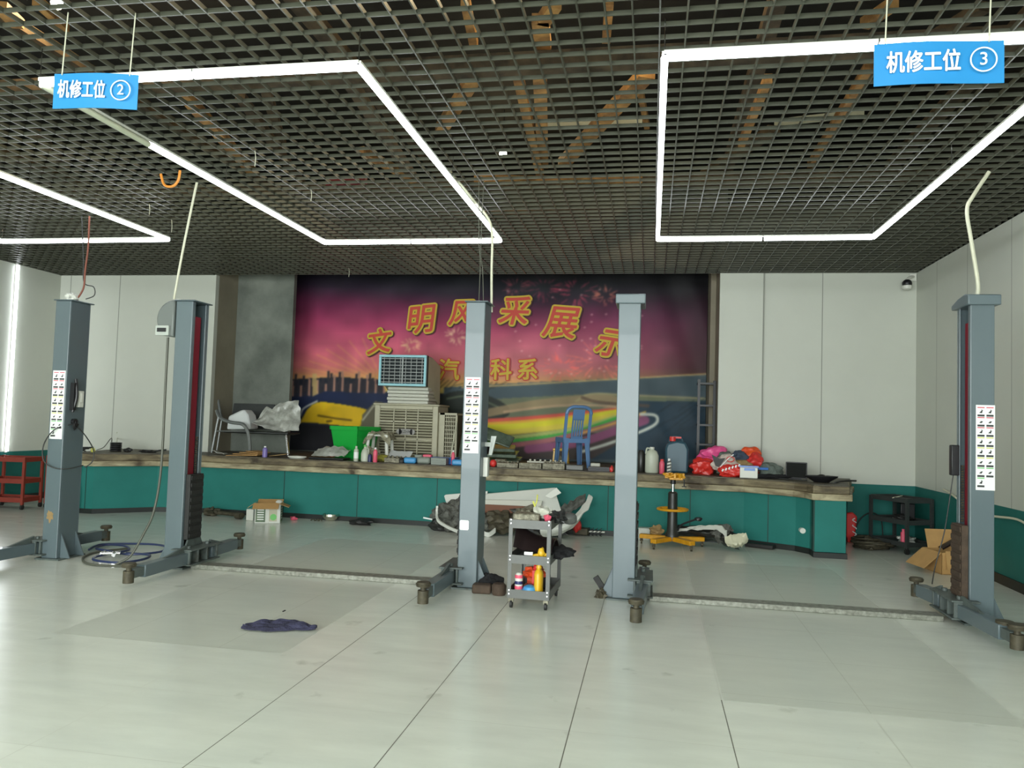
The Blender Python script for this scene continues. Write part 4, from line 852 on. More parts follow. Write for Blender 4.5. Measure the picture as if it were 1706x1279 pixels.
b = B(); b.blob(tp(.27, .05, .72), (.08, .09, .05), .1, 1, seed=61); b.cyl(tp(.18, .05, .73), tp(.27, .05, .73), .02); obj('grey_bracket', b, M['grey'], None, 'grey bracket sticking out right of the trolley top', 'car part', w=True)
b = B(); b.tube([tp(-.02, -.05, .80), tp(0, -.03, .86), tp(.01, -.06, .92)], .006); b.tube([tp(.0, -.05, .80), tp(-.03, -.04, .86)], .008); obj('yellow_green_wire', b, M['yellow_ink'], None, 'yellow-green wire sticking up from the trolley top', 'wire', w=True)
# blocks beside the trolley
p0 = fx(806, 990)
b = B(); b.box((p0[0]-.03, p0[1]+.06, .04), (.17, .12, .08), rz(5)); obj('rubber_block', b, M['rubber_b'], None, 'dark rubber block on the floor between centre column and trolley', 'rubber block', w=True, bev=.015)
b = B(); b.lathe([(.055, 0), (.065, .02), (.065, .08), (.05, .1)], (p0[0]+.13, p0[1]+.03, 0)); obj('rubber_puck', b, M['rubber_b'], None, 'round dark rubber puck on the floor touching the trolley left side', 'rubber block', w=True)
b = B(); b.blob((p0[0]+.02, p0[1]+.22, .08), (.1, .08, .06), .4, seed=62, flat=0); obj('black_glove', b, M['black_m'], None, 'black crumpled rubber behind the dark block at the centre column foot', 'rubber part', w=True)
p0 = fx(1003, 997)
b = B(); b.box((p0[0]-.02, p0[1]+.10, .1), (.05, .04, .17), ry(-35)); obj('motor_part', b, M['rubber'], None, 'dark lever leaning beside the fourth lift column foot', 'car part', w=True)
b = B(); b.blob((p0[0]-.01, p0[1]+.03, .03), (.045, .035, .04), .5, 3, seed=63, flat=0); obj('rusty_part', b, M['grime'], None, 'small rusty part at the left foot of the fourth lift column', 'car part', w=True)

# ---------------------------------------------------------------- transmission jack and bumper on the right
jx, jy = .30, 10.30
jk = thing('transmission_jack', 'yellow and black transmission jack with a round yellow ring before the stage', 'jack', (jx, jy, 0))
b = B(); b.lathe([(.085, .10), (.085, .16), (.066, .20), (.062, .54), (.060, .68), (.045, .70)]); obj('cylinder', b, M['oliveblack'], jk)
b = B(); b.cyl((0, 0, .70), (0, 0, .83), .022); obj('ram', b, M['chrome'], jk)
b = B(); b.cyl((0, 0, .80), (0, 0, .86), .035); b.cyl((.14, 0, .77), (.14, 0, .86), .008); b.cyl((.14, 0, .765), (.14, 0, .775), .03); obj('ram_head', b, M['black'], jk)
b = B(); b.bb((-.05, -.06, .855), (.12, .06, .885))
for k, (x, y) in enumerate([(-.09, 0), (-.05, .05), (.02, -.05), (.06, .04), (.13, 0), (.10, -.04), (-.02, .06)]): b.box((x*.9, y, .905), (.05, .03, .07), Matrix.Rotation(k*.8, 3, 'Z'))
b.tube([(-.13, 0, .93), (-.05, -.03, .895), (.05, -.02, .925), (.15, 0, .885)], .016); obj('saddle', b, M['jackyel'], jk, bev=.004)
b = B(); b.tube([(.19*math.cos(t), .19*math.sin(t), .475) for t in [2*math.pi*k/32 for k in range(33)]], .016, 8, False)
for t in (.3, 2.4, 4.5): b.tube([(.05*math.cos(t), .05*math.sin(t), .475), (.19*math.cos(t), .19*math.sin(t), .475)], .01, 8, False)
obj('guard_ring', b, M['jackyel'], jk)
for a in (-55, 15, 165, 235):
    b = B(); u = Vector((math.cos(R(a)), math.sin(R(a)), 0)); b.box(u*.24+Vector((0, 0, .10)), (.36, .085, .055), rz(a)); lg = obj('leg', b, M['jackyel'], jk, bev=.006)
    b = B(); e = u*.40; b.cyl((e.x-.012, e.y, .03), (e.x+.012, e.y, .03), .03, n=14); b.bb((e.x-.02, e.y-.014, .03), (e.x+.02, e.y+.014, .085)); obj('caster', b, M['grime'], lg)
b = B(); b.tube([(.07, 0, .2), (.12, .02, .28), (.30, .0, .36), (.34, 0, .36)], .012); b.blob((.33, 0, .365), (.05, .025, .025), .2, sub=2); obj('pedal', b, M['black'], jk)
b = B(); b.blob(ony(1094, 884, 10.45), (.08, .06, .07), .3, seed=71); obj('rusty_housing', b, M['card_d'], None, 'rusty yellow housing beside the left leg of the jack', 'car part', w=True)
b = B(); p = ony(1076, 885, 10.7); b.bb((p.x-.10, p.y, 0), (p.x+.06, p.y+.15, .16)); obj('white_block', b, M['bumper'], None, 'white foam block behind the left leg of the jack', 'block', w=True, bev=.01)
swept('front_bumper', [ony(1125, 885, 10.6), ony(1160, 886, 10.52), ony(1190, 889, 10.42), ony(1212, 896, 10.3), ony(1232, 904, 10.22)], lambda u, v: (.09*math.sin(v*3.1), (v-.5)*(.13+.07*math.sin(u*2.4))+cr(u, v, .03, 6)), 'blackpaint', 'dark painted bumper half lying on the floor right of the jack', n=30)
swept('bumper_skin', [ony(1125, 883, 10.48), ony(1150, 880, 10.44), ony(1178, 878, 10.34), ony(1198, 879, 10.24), ony(1212, 888, 10.16)], lambda u, v: (.02, (v-.5)*(.03+.05*u)+cr(u, v, .02, 7)), 'bumper', 'pale edge strip along the top of the dark bumper', th=.02)
b = B(); b.blob(ony(1203, 887, 10.32), (.11, .07, .1), .45, 2.5, seed=72, sub=3); obj('headlamp_bracket', b, M['bumper_g'], None, 'grey mangled bracket between dark bumper and cream corner', 'car part', w=True)
b = B(); b.sheet(14, 14, lambda u, v: ony(1207+(38-6*abs(v-.4))*u+4*v, 893+24*v*(1-.25*(2*u-1)**2)-6*u+3*math.sin(v*5), 10.16)+Vector((0, -.12*math.sin(u*3.1)*math.sin(v*3.1), cr(u, v, .03, 3))), .008); obj('bumper_corner', b, mat('cream_car_paint', S(214, 212, 184), .3), None, 'cream bumper corner resting on the floor at the end of the dark bumper', 'car part', w=True)
b = B(); p0 = fx(1268, 914); b.box((p0[0], p0[1]+.08, .03), (.36, .14, .05), rz(-25)); obj('black_mat', b, M['rubber'], None, 'flat black pad on the floor by the stage right of the cream bumper corner', 'rubber part', w=True, bev=.01)
# behind the stage end
b = B(); p0 = fx(1415, 905); b.prism([(p0[0]-.02, p0[1]+.1, .0), (p0[0]+.09, p0[1]+.1, .0), (p0[0]+.13, p0[1]+.1, .36), (p0[0]+.07, p0[1]+.1, .42), (p0[0]-.02, p0[1]+.1, .40)], (0, .08, 0)); o = obj('red_bag', b, M['red'], None, 'red printed bag standing behind the right end of the stage', 'bag', w=True, bev=.02)
for k in range(3):
    q = B(); q.tube([(.03+.025*math.sin(t*.9+k), -.056, .10+.09*k+.012*t) for t in range(6)], .007, 6); obj('print_mark', q, M['white'], o)
ch = B(); r5 = random.Random(5)
for k in range(9):
    cx, cy = 2.86+r5.random()*.12, 10.95+r5.random()*.3; ra = .12+.12*r5.random(); rb = .10+.1*r5.random()
    ch.tube([(cx+ra*math.cos(t*.6), cy+rb*math.sin(t*.6), .02+.012*k+.01*math.sin(t)) for t in range(12)], .014, 6)
ch.blob((2.88, 11.1, .04), (.14, .14, .09), .5, seed=80, flat=0)
obj('hose_pile', ch, M['grime'], None, 'tangled pile of dirty hoses on the floor behind the stage end', 'hoses', w=True)
cable('cable', [(2.8, 11.6, .02), (2.9, 11.65, .3), (3.05, 11.66, .42), (3.18, 11.64, .35), (3.2, 11.6, .1), (3.2, 11.6, .02)], .008, 'cable_k', 'black cable arched against the green wall behind the stage end')
cb = thing('cardboard_box', 'open brown cardboard box with splayed flaps behind the rightmost lift column', 'box', (3.42, 9.62, 0), R(10))
b = B(); W2, D2, H2 = .52, .40, .24
for a, c in (((-W2/2, -D2/2, 0), (W2/2, -D2/2+.008, H2)), ((-W2/2, D2/2-.008, 0), (W2/2, D2/2, H2)), ((-W2/2, -D2/2, 0), (-W2/2+.008, D2/2, H2)), ((W2/2-.008, -D2/2, 0), (W2/2, D2/2, H2)), ((-W2/2, -D2/2, 0), (W2/2, D2/2, .008))): b.bb(a, c)
obj('box_body', b, M['card'], cb)
for c, d, r_ in (((-W2/2-.10, 0, H2-.09), (.005, D2, .26), ry(48)), ((0, -D2/2-.02, H2-.08), (W2*.85, .005, .2), rx(-10)), ((.05, D2/2+.02, H2+.1), (W2, .005, .22), rx(-20)), ((W2/2+.0, 0, H2+.08), (.005, D2, .2), ry(-12))):
    b = B(); b.box(c, d, r_); obj('flap', b, M['card'], cb)
b = B(); b.sheet(8, 4, lambda u, v: Vector((3.30+.3*u, 9.65+.12*v, .24+.2*u+.02*math.sin(v*3))), .02); obj('brown_strip', b, M['maroon'], None, 'dark brown strip sticking out of the splayed cardboard box', 'scrap', w=True)

# ---------------------------------------------------------------- things on the stage, left to right
def Xs(px, Y=11.1): return sx(px, Y)
ltz = SZ
b = B()
X0 = Xs(192, 10.9)
for k in range(5): b.tube([(X0+.075*math.cos(t*.5), 10.9+.075*math.sin(t*.5), SZ+.015+k*.028) for t in range(14)], .013, 6)
obj('cable_coil', b, M['black'], None, 'black coil of cable standing on the stage left end', 'cable coil', w=True)
b = B(); X0 = Xs(212, 10.9); b.blob((X0, 10.9, SZ+.025), (.06, .05, .035), .3, seed=90, flat=SZ); obj('black_tool', b, M['rubber'], None, 'small black block right of the cable coil', 'tool', w=True)
b = B(); X0 = Xs(242, 10.9); b.blob((X0, 10.95, SZ+.015), (.12, .05, .025), .4, seed=91, flat=SZ); obj('flat_tool', b, M['rubber'], None, 'flat dark tool on the stage left of the reel column', 'tool', w=True)
cable('cable', [(Xs(255, 11), 11, SZ+.01), (Xs(266, 11), 11, SZ+.04), (Xs(275, 11), 11.02, SZ+.05)], .012, 'cable_k', 'black cable end on the stage beside the reel column')
cable('cable', [(Xs(160, 10.7), 10.7, SZ+.02), (Xs(172, 10.9), 10.9, SZ+.06), (Xs(184, 11), 11.0, SZ+.2), (Xs(190, 11.2), 11.1, SZ+.02)], .006, 'cable_g', 'thin grey wire arching up to the cable coil')
b = B(); X0 = Xs(150, 10.4); b.blob((X0, 10.45, SZ+.03), (.035, .03, .035), .2, seed=92, sub=2, flat=SZ); obj('yellow_plug', b, M['yellow_ink'], None, 'small yellow plug on the far left of the stage ledge', 'plug', w=True)
b = B(); X0 = Xs(140, 10.4)
for k in range(6): b.tube([(X0-.05+.02*k+.05*math.cos(t*.7+k), 10.4+.06*math.sin(t*.7), SZ+.015+.012*k) for t in range(9)], .007, 6)
obj('cord_tangle', b, M['cable_k'], None, 'tangle of black cords beside the small yellow plug', 'cord', w=True)
b = B(); p = ony(133, 800, 10.15); b.tube([(p.x, 10.15, .72), (p.x-.02, 10.15, .5), (p.x+.01, 10.15, .3), (p.x, 10.15, .03)], .008); obj('cord', b, M['cable_k'], None, 'dark cord hanging down the left end of the stage front', 'cord', w=True)
cable('wall_cable', [(Xs(193, YB), YB-.01, 1.15), (Xs(194, YB), YB-.01, 1.05), (Xs(193, 11.0), 11.0, SZ+.14)], .006, 'cable_w', 'short pale cable on the wall above the cable coil')
# waiting bench
BYc = 11.95
bench = thing('waiting_bench', 'grey metal waiting bench with curved arms on the stage in the left recess', 'bench', (Xs(428, BYc), BYc, SZ))
bxl, bxr = Xs(366, BYc)-bench.location.x, Xs(487, BYc)-bench.location.x
def bl(px, py, Y): p = ony(px, py, Y); return (p.x-bench.location.x, Y-BYc, p.z-SZ)
b = B(); b.tube([bl(361, 684, 11.7), bl(367, 696, 11.62), bl(384, 703, 11.58), bl(403, 706, 11.55), bl(411, 715, 11.55), bl(415, 730, 11.55), (bl(417, 745, 11.55)[0], -.4, 0)], .028); b.tube([bl(364, 694, 11.62), (bl(353, 742, 11.62)[0], -.33, 0)], .018); b.tube([bl(369, 700, 11.65), (bl(361, 742, 11.65)[0], -.3, 0)], .014); b.tube([bl(361, 718, 11.62), bl(412, 718, 11.55)], .012); obj('arm_frame', b, M['bench'], bench)
b = B(); b.tube([(bxr-.05, -.15, .32), (bxr+.02, -.2, 0)], .018); obj('leg', b, M['chrome'], bench)
b = B(); b.tube([(bxr-.25, .25, .32), (bxr-.2, .28, 0)], .018); obj('leg', b, M['chrome'], bench)
b = B(); b.sheet(10, 4, lambda u, v: (bxl+.1+u*(bxr-bxl-.1), -.2+.45*v, .33+.04*abs(v-.5)), .02); obj('seat', b, M['dgrey'], bench)
b = B(); b.sheet(10, 4, lambda u, v: (bxl-.0+u*.75, .28+.1*v, .40+.42*v), .02); obj('backrest', b, M['dgrey'], bench)
b = B(); b.tube([bl(370, 700, 11.9), bl(367, 688, 11.95), bl(363, 666, 12.0)], .022); obj('back_post', b, M['bench'], bench)
X0 = Xs(404, 11.85)
b = B(); b.prism([(X0-.23, 11.7, SZ+.38), (X0-.21, 11.7, SZ+.60), (X0-.0, 11.7, SZ+.70), (X0+.06, 11.7, SZ+.72), (X0+.14, 11.7, SZ+.63), (X0+.20, 11.7, SZ+.40)], (0, .28, 0)); obj('foam_block', b, M['foam'], None, 'white angular foam block sitting on the waiting bench', 'foam', w=True, bev=.03)
def foil(u, v):
    px = 420+78*u; lo = 704+14*math.sin(min(1, u*1.2)*math.pi*.6); hi = np.interp(u, [0, .15, .28, .45, .6, .8, 1], [703, 694, 677, 682, 671, 668, 667])
    p = ony(px, lo+(hi-lo)*v, 11.62+.30*v); return p+Vector((.02*noise.noise(Vector((u*9, v*6, 2))), .09*noise.noise(Vector((u*5, v*4, 8)))+.05*math.sin(v*3.1), .02*noise.noise(Vector((u*8, v*5, 5)))))
b = B(); b.sheet(34, 16, foil, .006); obj('plastic_sheet', b, M['foil'], None, 'crumpled clear plastic sheet draped over the right end of the bench', 'plastic sheet', w=True)
b = B(); X0 = Xs(410, 11.1)
for k in range(4): b.box((X0+(-.03+.05*k), 11.12+.04*k, SZ+.012+k*.018), (.5-.08*k, .26, .008), rz(4-7*k) @ ry(2*k-2))
obj('flattened_cardboard', b, M['card'], None, 'flattened brown cardboard on the ledge before the waiting bench', 'cardboard', w=True)
b = B(); b.sheet(6, 4, lambda u, v: Vector((Xs(352, 11)+.22*u, 10.98+.1*v, SZ+.02+.05*(1-u)+.01*math.sin(u*9))), .005); obj('white_wrap', b, M['foil'], None, 'pale plastic wrap at the left end of the flattened cardboard', 'wrap', w=True)
b = B(); b.box((Xs(462, 11.2), 11.25, SZ+.03), (.26, .18, .01), rz(12) @ ry(-8)); obj('cardboard_scrap', b, M['card_d'], None, 'grey-brown cardboard scrap right of the violet bottle', 'cardboard', w=True)
bottle('small_bottle', 'small violet bottle with white cap standing before the bench', 'bottle', (Xs(441, 10.98), 10.98, SZ), .038, .17, 'purple', 'white', .4)
b = B(); b.lathe([(.12, 0), (.15, .02), (.15, .035), (.02, .045)], (Xs(495, 11.05), 11.05, SZ), 28, .6); obj('white_plate', b, M['white_plastic'], None, 'flat white plate on the ledge left of the film-wrapped tray', 'plate', w=True)
tY = 11.08; X0 = Xs(549, tY)
b = B(); b.box((X0, tY, SZ+.02), (.56, .26, .03), rz(-3)); obj('black_tray', b, M['black'], None, 'black tray under foil in front of the green bin', 'tray', w=True, bev=.01)
b = B(); b.sheet(16, 8, lambda u, v: Vector((X0-.24+.52*u, tY-.12+.24*v, SZ+.06+.09*v+.05*math.sin(u*3.1)*math.sin(v*2)+.03*noise.noise(Vector((u*6, v*5, 1))))), .005); obj('foil_sheet', b, M['foil'], None, 'shiny crumpled film on the black tray before the green bin', 'foil', w=True)
b = B(); b.cyl((Xs(553, 11.3), 11.3, SZ), (Xs(553, 11.3), 11.3, SZ+.08), .03); obj('red_jar', b, M['red'], None, 'small red jar at the left foot of the green bin', 'jar', w=True)
gb = thing('green_bin', 'bright green square plastic bin on the stage', 'bin', (Xs(588, 11.55), 11.60, SZ), R(-18))
b = B(); w0, w1_, h = .20, .27, .50
def fr(b, r0, r1, z0, z1, th=.008):
    for s in (-1, 1):
        b.prism([(-r0, s*r0, z0), (r0, s*r0, z0), (r1, s*r1, z1), (-r1, s*r1, z1)], (0, -s*th, 0)); b.prism([(s*r0, -r0, z0), (s*r0, r0, z0), (s*r1, r1, z1), (s*r1, -r1, z1)], (-s*th, 0, 0))
fr(b, w0, w1_, 0, h); b.bb((-w0, -w0, 0), (w0, w0, .01)); obj('bin_body', b, M['bin'], gb)
b = B(); fr(b, w1_+.01, w1_+.012, h-.05, h+.005, .02); obj('rim', b, M['bin'], gb)
bottle('spray_bottle', 'white bottle with a red shoulder at the ledge below the green bin', 'bottle', (Xs(593, 10.93), 10.93, SZ), .035, .225, 'natural', 'cream_l', .4, band='white')
jg = thing('white_jug', 'stout white jug right of the red-shouldered bottle', 'jug', (Xs(608, 10.96), 10.96, SZ))
b = B(); b.lathe([(.05, 0), (.06, .01), (.06, .12), (.045, .17), (.02, .2), (.02, .225)]); obj('jug_body', b, M['natural'], jg)
b = B(); b.tube([(.02, 0, .2), (.05, 0, .19), (.055, 0, .13)], .008); obj('handle', b, M['natural'], jg)
b = B(); b.cyl((0, 0, .22), (0, 0, .245), .024); obj('cap', b, M['green_ink'], jg)
bottle('blue_jar', 'dark blue squat jar between white jug and pink bottle', 'jar', (Xs(617, 10.95), 10.93, SZ), .03, .11, 'darkblue', 'darkblue', .8)
bottle('pink_bottle', 'pink bottle with white cap left of the engine head', 'bottle', (Xs(625, 10.9), 10.9, SZ), .032, .215, 'pinkp', 'white', .4)
b = B(); b.blob((Xs(635, 11.1), 11.15, SZ+.05), (.11, .06, .05), .25, seed=95, flat=SZ); obj('olive_cloth', b, mat('olive_cloth', S(140, 136, 54), .9), None, 'olive yellow cloth behind the pink bottle', 'cloth', w=True)
sl = thing('plastic_stool', 'white plastic stool under a rumpled camouflage cloth in front of the air cooler', 'stool', (Xs(630, 11.35), 11.4, SZ))
for x in (-1, 1):
    for y in (-1, 1): b = B(); b.tube([(x*.17, y*.14, 0), (x*.14, y*.11, .38)], .028); obj('leg', b, M['white_plastic'], sl)
b = B(); b.bb((-.16, -.13, .37), (.16, .13, .40)); obj('seat', b, M['white_plastic'], sl, bev=.01)
b = B(); b.sheet(20, 14, lambda u, v: Vector((Xs(630, 11.35)-.21+.42*u, 11.22+.34*v, SZ+.425-.22*max(0, abs(u-.5)*2-.7)*3*.5-.25*max(0, .25-v)*(1+math.sin(u*9))+.03*noise.noise(Vector((u*8, v*8, 9))))), .008); obj('draped_cloth', b, M['wcloth'], None, 'pale camouflage cloth thrown over the white stool', 'cloth', w=True)
b = B(); b.blob((Xs(617, 11.1), 11.17, SZ+.1), (.10, .05, .09), .5, 3, seed=96, flat=SZ); obj('bunched_cloth', b, M['wcloth'], None, 'bunched pale cloth under the stool front', 'cloth', w=True)
# evaporative air cooler
ax0, ax1 = Xs(621, 12.0), Xs(727, 12.0); aY = 12.0; axc = (ax0+ax1)/2
ac = thing('air_cooler', 'large cream evaporative air cooler with a pale blue outlet head on the stage', 'air cooler', (axc, aY+.3, SZ))
hw = (ax1-ax0)/2; H = .86; y0 = -.3; y1 = .32
b = B()
b.bb((-hw, y0, 0), (-hw+.09, y1, H)); b.bb((hw-.09, y0, 0), (hw, y1, H)); b.bb((-hw+.09, y0, H-.06), (hw-.09, y1, H)); b.bb((-hw+.09, y0, 0), (hw-.09, y1, .05)); b.bb((-hw-.02, y0-.02, H), (hw+.02, y1+.02, H+.03))
obj('cabinet', b, M['cream'], ac, bev=.01)
b = B(); b.bb((-hw+.09, y0+.05, .05), (hw-.09, y1-.05, H-.06)); obj('cooling_pad', b, M['pad'], ac)
b = B(); nsl = 17
for k in range(nsl): z = .07+k*(H-.15)/(nsl-1); b.box((0, y0+.02, z), (2*hw-.18, .03, .016), rx(-30))
for x in (-.42, 0, .42): b.bb((x*(hw-.05)-.008, y0-.005, .05), (x*(hw-.05)+.008, y0+.03, H-.06))
for z in (.32, .60): b.bb((-hw+.09, y0-.005, z-.01), (hw-.09, y0+.03, z+.01))
gr = obj('front_grille', b, M['cream'], ac, smooth=0)
b = B(); b.cyl((-.10, y0-.01, .44), (-.10, y0-.02, .44), .045); b.bb((-.10, y0-.02, .395), (.12, y0-.01, .485)); b.cyl((.12, y0-.01, .44), (.12, y0-.02, .44), .045); bd_ = obj('badge', b, M['pbadge'], ac)
text('badge_lettering', 'DEZHNE', .06, M['ink'], bd_, (.01, y0-.022, .44), (R(90), 0, 0), .0005, .0005)
b = B(); b.bb((hw+.02, y0+.05, .03), (hw+.10, y0+.08, H-.1)); b.bb((hw+.0, y0+.05, .03), (hw+.30, y1+.1, .06)); b.bb((hw+.0, y0+.05, H-.13), (hw+.30, y1+.1, H-.1)); b.bb((hw+.27, y0+.08, .03), (hw+.30, y0+.11, H-.1)); b.bb((hw, y0+.07, .06), (hw+.02, y1+.1, H-.1)); obj('side_frame', b, M['cream'], ac)
b = B(); b.bb((hw+.02, y0+.10, .06), (hw+.29, y1+.1, H-.13)); obj('side_pad', b, M['pad'], ac)
b = B()
for k in range(11): z = .09+k*.066; b.bb((hw+.08, y0+.075, z), (hw+.29, y0+.09, z+.012))
for k in range(7): x = hw+.09+k*.03; b.bb((x, y0+.07, .05), (x+.008, y0+.085, H-.12))
obj('side_grille', b, M['cream'], ac, smooth=0)
b = B(); z0 = H+.03
for k in range(5): s = .34+.012*(k % 2); b.bb((-s, y0+.05, z0+k*.055), (s-.0, y0+.55, z0+k*.055+.05))
obj('duct_bellows', b, M['cream_l'], ac, bev=.012)
hz0 = z0+.28; hz1 = hz0+.50; hx0 = Xs(623, 11.85)-axc; hx1 = Xs(703, 11.85)-axc
b = B(); t = .04; yy = y0-.10
b.bb((hx0, yy, hz0), (hx1, yy+.05, hz0+t)); b.bb((hx0, yy, hz1-t), (hx1, yy+.05, hz1)); b.bb((hx0, yy, hz0+t), (hx0+t, yy+.05, hz1-t)); b.bb((hx1-t, yy, hz0+t), (hx1, yy+.05, hz1-t)); obj('outlet_frame', b, M['lblue'], ac, bev=.006)
b = B(); xm = (hx0+hx1)/2; b.bb((xm-.012, yy+.01, hz0+t), (xm+.012, yy+.03, hz1-t))
for k in range(8): z = hz0+t+.02+k*(hz1-hz0-2*t-.04)/7; b.bb((hx0+t, yy+.012, z-.006), (hx1-t, yy+.04, z+.006))
for k in range(8): x = hx0+t+.04+k*(hx1-hx0-2*t-.08)/7; b.bb((x-.004, yy+.03, hz0+t), (x+.006, yy+.045, hz1-t))
obj('outlet_louvres', b, M['bench'], ac, smooth=0)
b = B(); b.bb((hx0+.01, yy+.08, hz0+.01), (hx1-.01, yy+.13, hz1-.01)); b.bb((hx1-.012, yy+.05, hz0), (hx1-.002, yy+.13, hz1)); b.bb((hx0+.002, yy+.05, hz0), (hx0+.012, yy+.13, hz1)); obj('outlet_interior', b, M['louvre'], ac)
b = B(); b.prism([(hx1-.005, yy+.13, hz0), (hx1-.005, yy+.13, hz1), (hx1-.005, yy+.35, hz1-.0), (hx1+.05, yy+.7, hz1-.12), (hx1+.05, yy+.75, hz0-.28), (hx1-.005, yy+.25, hz0-.0)], (-(hx1-hx0)+.02, 0, 0)); obj('elbow_duct', b, M['cream'], ac, bev=.03)
b = B(); b.tube([(Xs(751, 11.7), 11.65, SZ), (Xs(756, 11.9), 12.0, SZ+.62)], .012); obj('white_rod', b, M['cable_w'], None, 'thin pale rod leaning against the right side of the air cooler', 'rod', w=True)
# green plastic film and stacked panels right of the cooler
b = B(); b.sheet(14, 18, lambda u, v: Vector((Xs(758, 11.9)+.42*u, 12.1+.25*v+.06*noise.noise(Vector((u*5, v*4, 8))), SZ+.02+.62*v*(1-.3*abs(u-.4)))), .006); obj('plastic_film', b, M['glass'], None, 'greenish plastic film standing behind the centre lift column', 'plastic sheet', w=True)
b = B(); XX = Xs(838, 12.0)
for k in range(3): b.box((XX-.02*k, 12.1+.03*k, SZ+.05+.09*k), (.52-.06*k, .4, .05), rz(6*k-4) @ rx(8))
b.box((XX-.12, 12.1, SZ+.40), (.5, .03, .26), ry(18) @ rx(-50)); obj('glass_stack', b, M['glass'], None, 'stack of grey-green panels on the stage right of the centre column', 'panel', w=True, bev=.01)
b = B(); b.tube([(XX-.2, 11.4, SZ+.01), (XX+.1, 11.45, SZ+.012), (XX+.4, 11.5, SZ+.01)], .02); b.bb((XX-.1, 11.5, SZ), (XX+.35, 11.7, SZ+.04)); obj('dark_tray', b, M['rubber'], None, 'dark flat tray on the stage before the grey-green panels', 'tray', w=True, bev=.01)
# front row: engine heads and cases
def caseb(name, px0, px1, Y, h, d, m, label, cat, detail=None, bev=.012, rot=0, zz=SZ):
    a, c = Xs(px0, Y), Xs(px1, Y); b = B(); b.box(((a+c)/2, Y+d/2, zz+h/2), (c-a, d, h), rz(rot))
    if detail == 'head':
        for k in range(7): b.cyl((a+(c-a)*(k+.5)/7, Y+d*.5+.03*(-1)**k, zz+h), (a+(c-a)*(k+.5)/7, Y+d*.5+.03*(-1)**k, zz+h+.025), .016, n=10)
    if detail == 'lines':
        for k in range(3): b.bb((a+.01, Y-.004, zz+h*(.25+.22*k)), (c-.01, Y, zz+h*(.25+.22*k)+.006))
    return obj(name, b, M[m], None, label, cat, w=True, bev=bev)
caseb('engine_head', 640, 665, 10.98, .07, .20, 'alu', 'pale cast engine head right of the pink bottle', 'engine part', 'head')
caseb('cylinder_block', 652, 671, 11.0, .05, .14, 'rubber', 'black engine cover between engine head and light blue case', 'engine part', 'head', rot=4)
b = B(); b.sheet(10, 4, lambda u, v: Vector((Xs(645, 11.3)+.36*u, 11.3+.15*v, SZ+.08+.07*v+.03*noise.noise(Vector((u*8, v*4, 4))))), .01); obj('white_papers', b, M['foam'], None, 'white crumpled papers behind the engine head', 'paper', w=True)
caseb('light_blue_case', 672, 692, 10.98, .085, .14, 'case_b', 'light blue plastic case, the one nearest the air cooler front', 'case', bev=.025)
caseb('grey_case', 694, 716, 10.96, .10, .16, 'case_g', 'grey rounded case just right of the light blue case', 'case', bev=.03)
caseb('grey_bag', 718, 743, 10.94, .095, .15, 'case_g', 'grey rounded case with a ribbed side, nearest the centre column', 'case', 'lines', bev=.035)
caseb('blue_case', 752, 774, 10.94, .085, .14, 'case_b', 'light blue plastic case half behind the centre lift column', 'case', bev=.025)
caseb('pink_carton', 704, 718, 11.15, .13, .10, 'pinkp', 'small pink and brown carton behind the grey case', 'box')
caseb('cardboard_scrap', 690, 703, 11.2, .12, .12, 'case_g', 'dull grey block left of the pink carton', 'block')
b = B(); b.box((Xs(738, 11.2), 11.25, SZ+.09), (.42, .25, .012), rz(-4)); b.box((Xs(738, 11.2), 11.25, SZ+.04), (.36, .2, .08)); obj('blue_film', b, M['bluefilm'], None, 'bright blue sheet behind the grey cases', 'sheet', w=True)
bottle('spray_bottle', 'pink and white bottle standing beside the half-hidden blue case', 'bottle', (Xs(753, 11.06), 11.12, SZ+.0), .026, .21, 'pinkp', 'white', .4)
b = B(); b.blob((Xs(822, 10.98), 10.98, SZ+.05), (.05, .05, .055), .05, sub=3, flat=SZ); obj('red_ball', b, M['red'], None, 'shiny red round lamp right of the centre lift column', 'lamp', w=True)
caseb('engine_head', 828, 863, 10.96, .065, .18, 'alu', 'pale cast engine head immediately right of the red round lamp', 'engine part', 'head')
caseb('engine_head', 865, 902, 10.96, .075, .18, 'alu', 'pale cast engine head, second to the right of the red round lamp', 'engine part', 'lines')
caseb('engine_head', 904, 941, 10.97, .085, .18, 'alu', 'dirty cast engine head in front of the blue chair left leg', 'engine part', 'head')
caseb('grey_box', 943, 972, 10.97, .075, .14, 'grey', 'smooth grey box in front of the blue chair', 'box')
caseb('black_box', 980, 1016, 10.98, .06, .16, 'black', 'long black box right of the blue chair', 'box', 'lines')
caseb('metal_bar', 878, 938, 11.3, .05, .1, 'cream_l', 'long pale metal bar behind the engine heads', 'bar', 'head', zz=SZ+.04)
caseb('metal_bar', 984, 1000, 11.2, .10, .1, 'cream_l', 'short pale metal bar behind the long black box', 'bar')
caseb('metal_bar', 824, 842, 11.25, .10, .1, 'alu', 'short pale bar behind the red round lamp', 'bar')
b = B(); b.blob((Xs(1019, 10.95), 10.95, SZ+.035), (.03, .03, .05), .2, seed=99, sub=2, flat=SZ); obj('red_sensor', b, M['red'], None, 'small red part at the left of the fourth lift column', 'car part', w=True)
b = B(); b.cyl((Xs(903, 11.5), 11.5, SZ), (Xs(903, 11.5), 11.5, SZ+.07), .02); obj('small_flask', b, M['grime'], None, 'tiny grey flask on the stage left of the blue chair', 'flask', w=True)
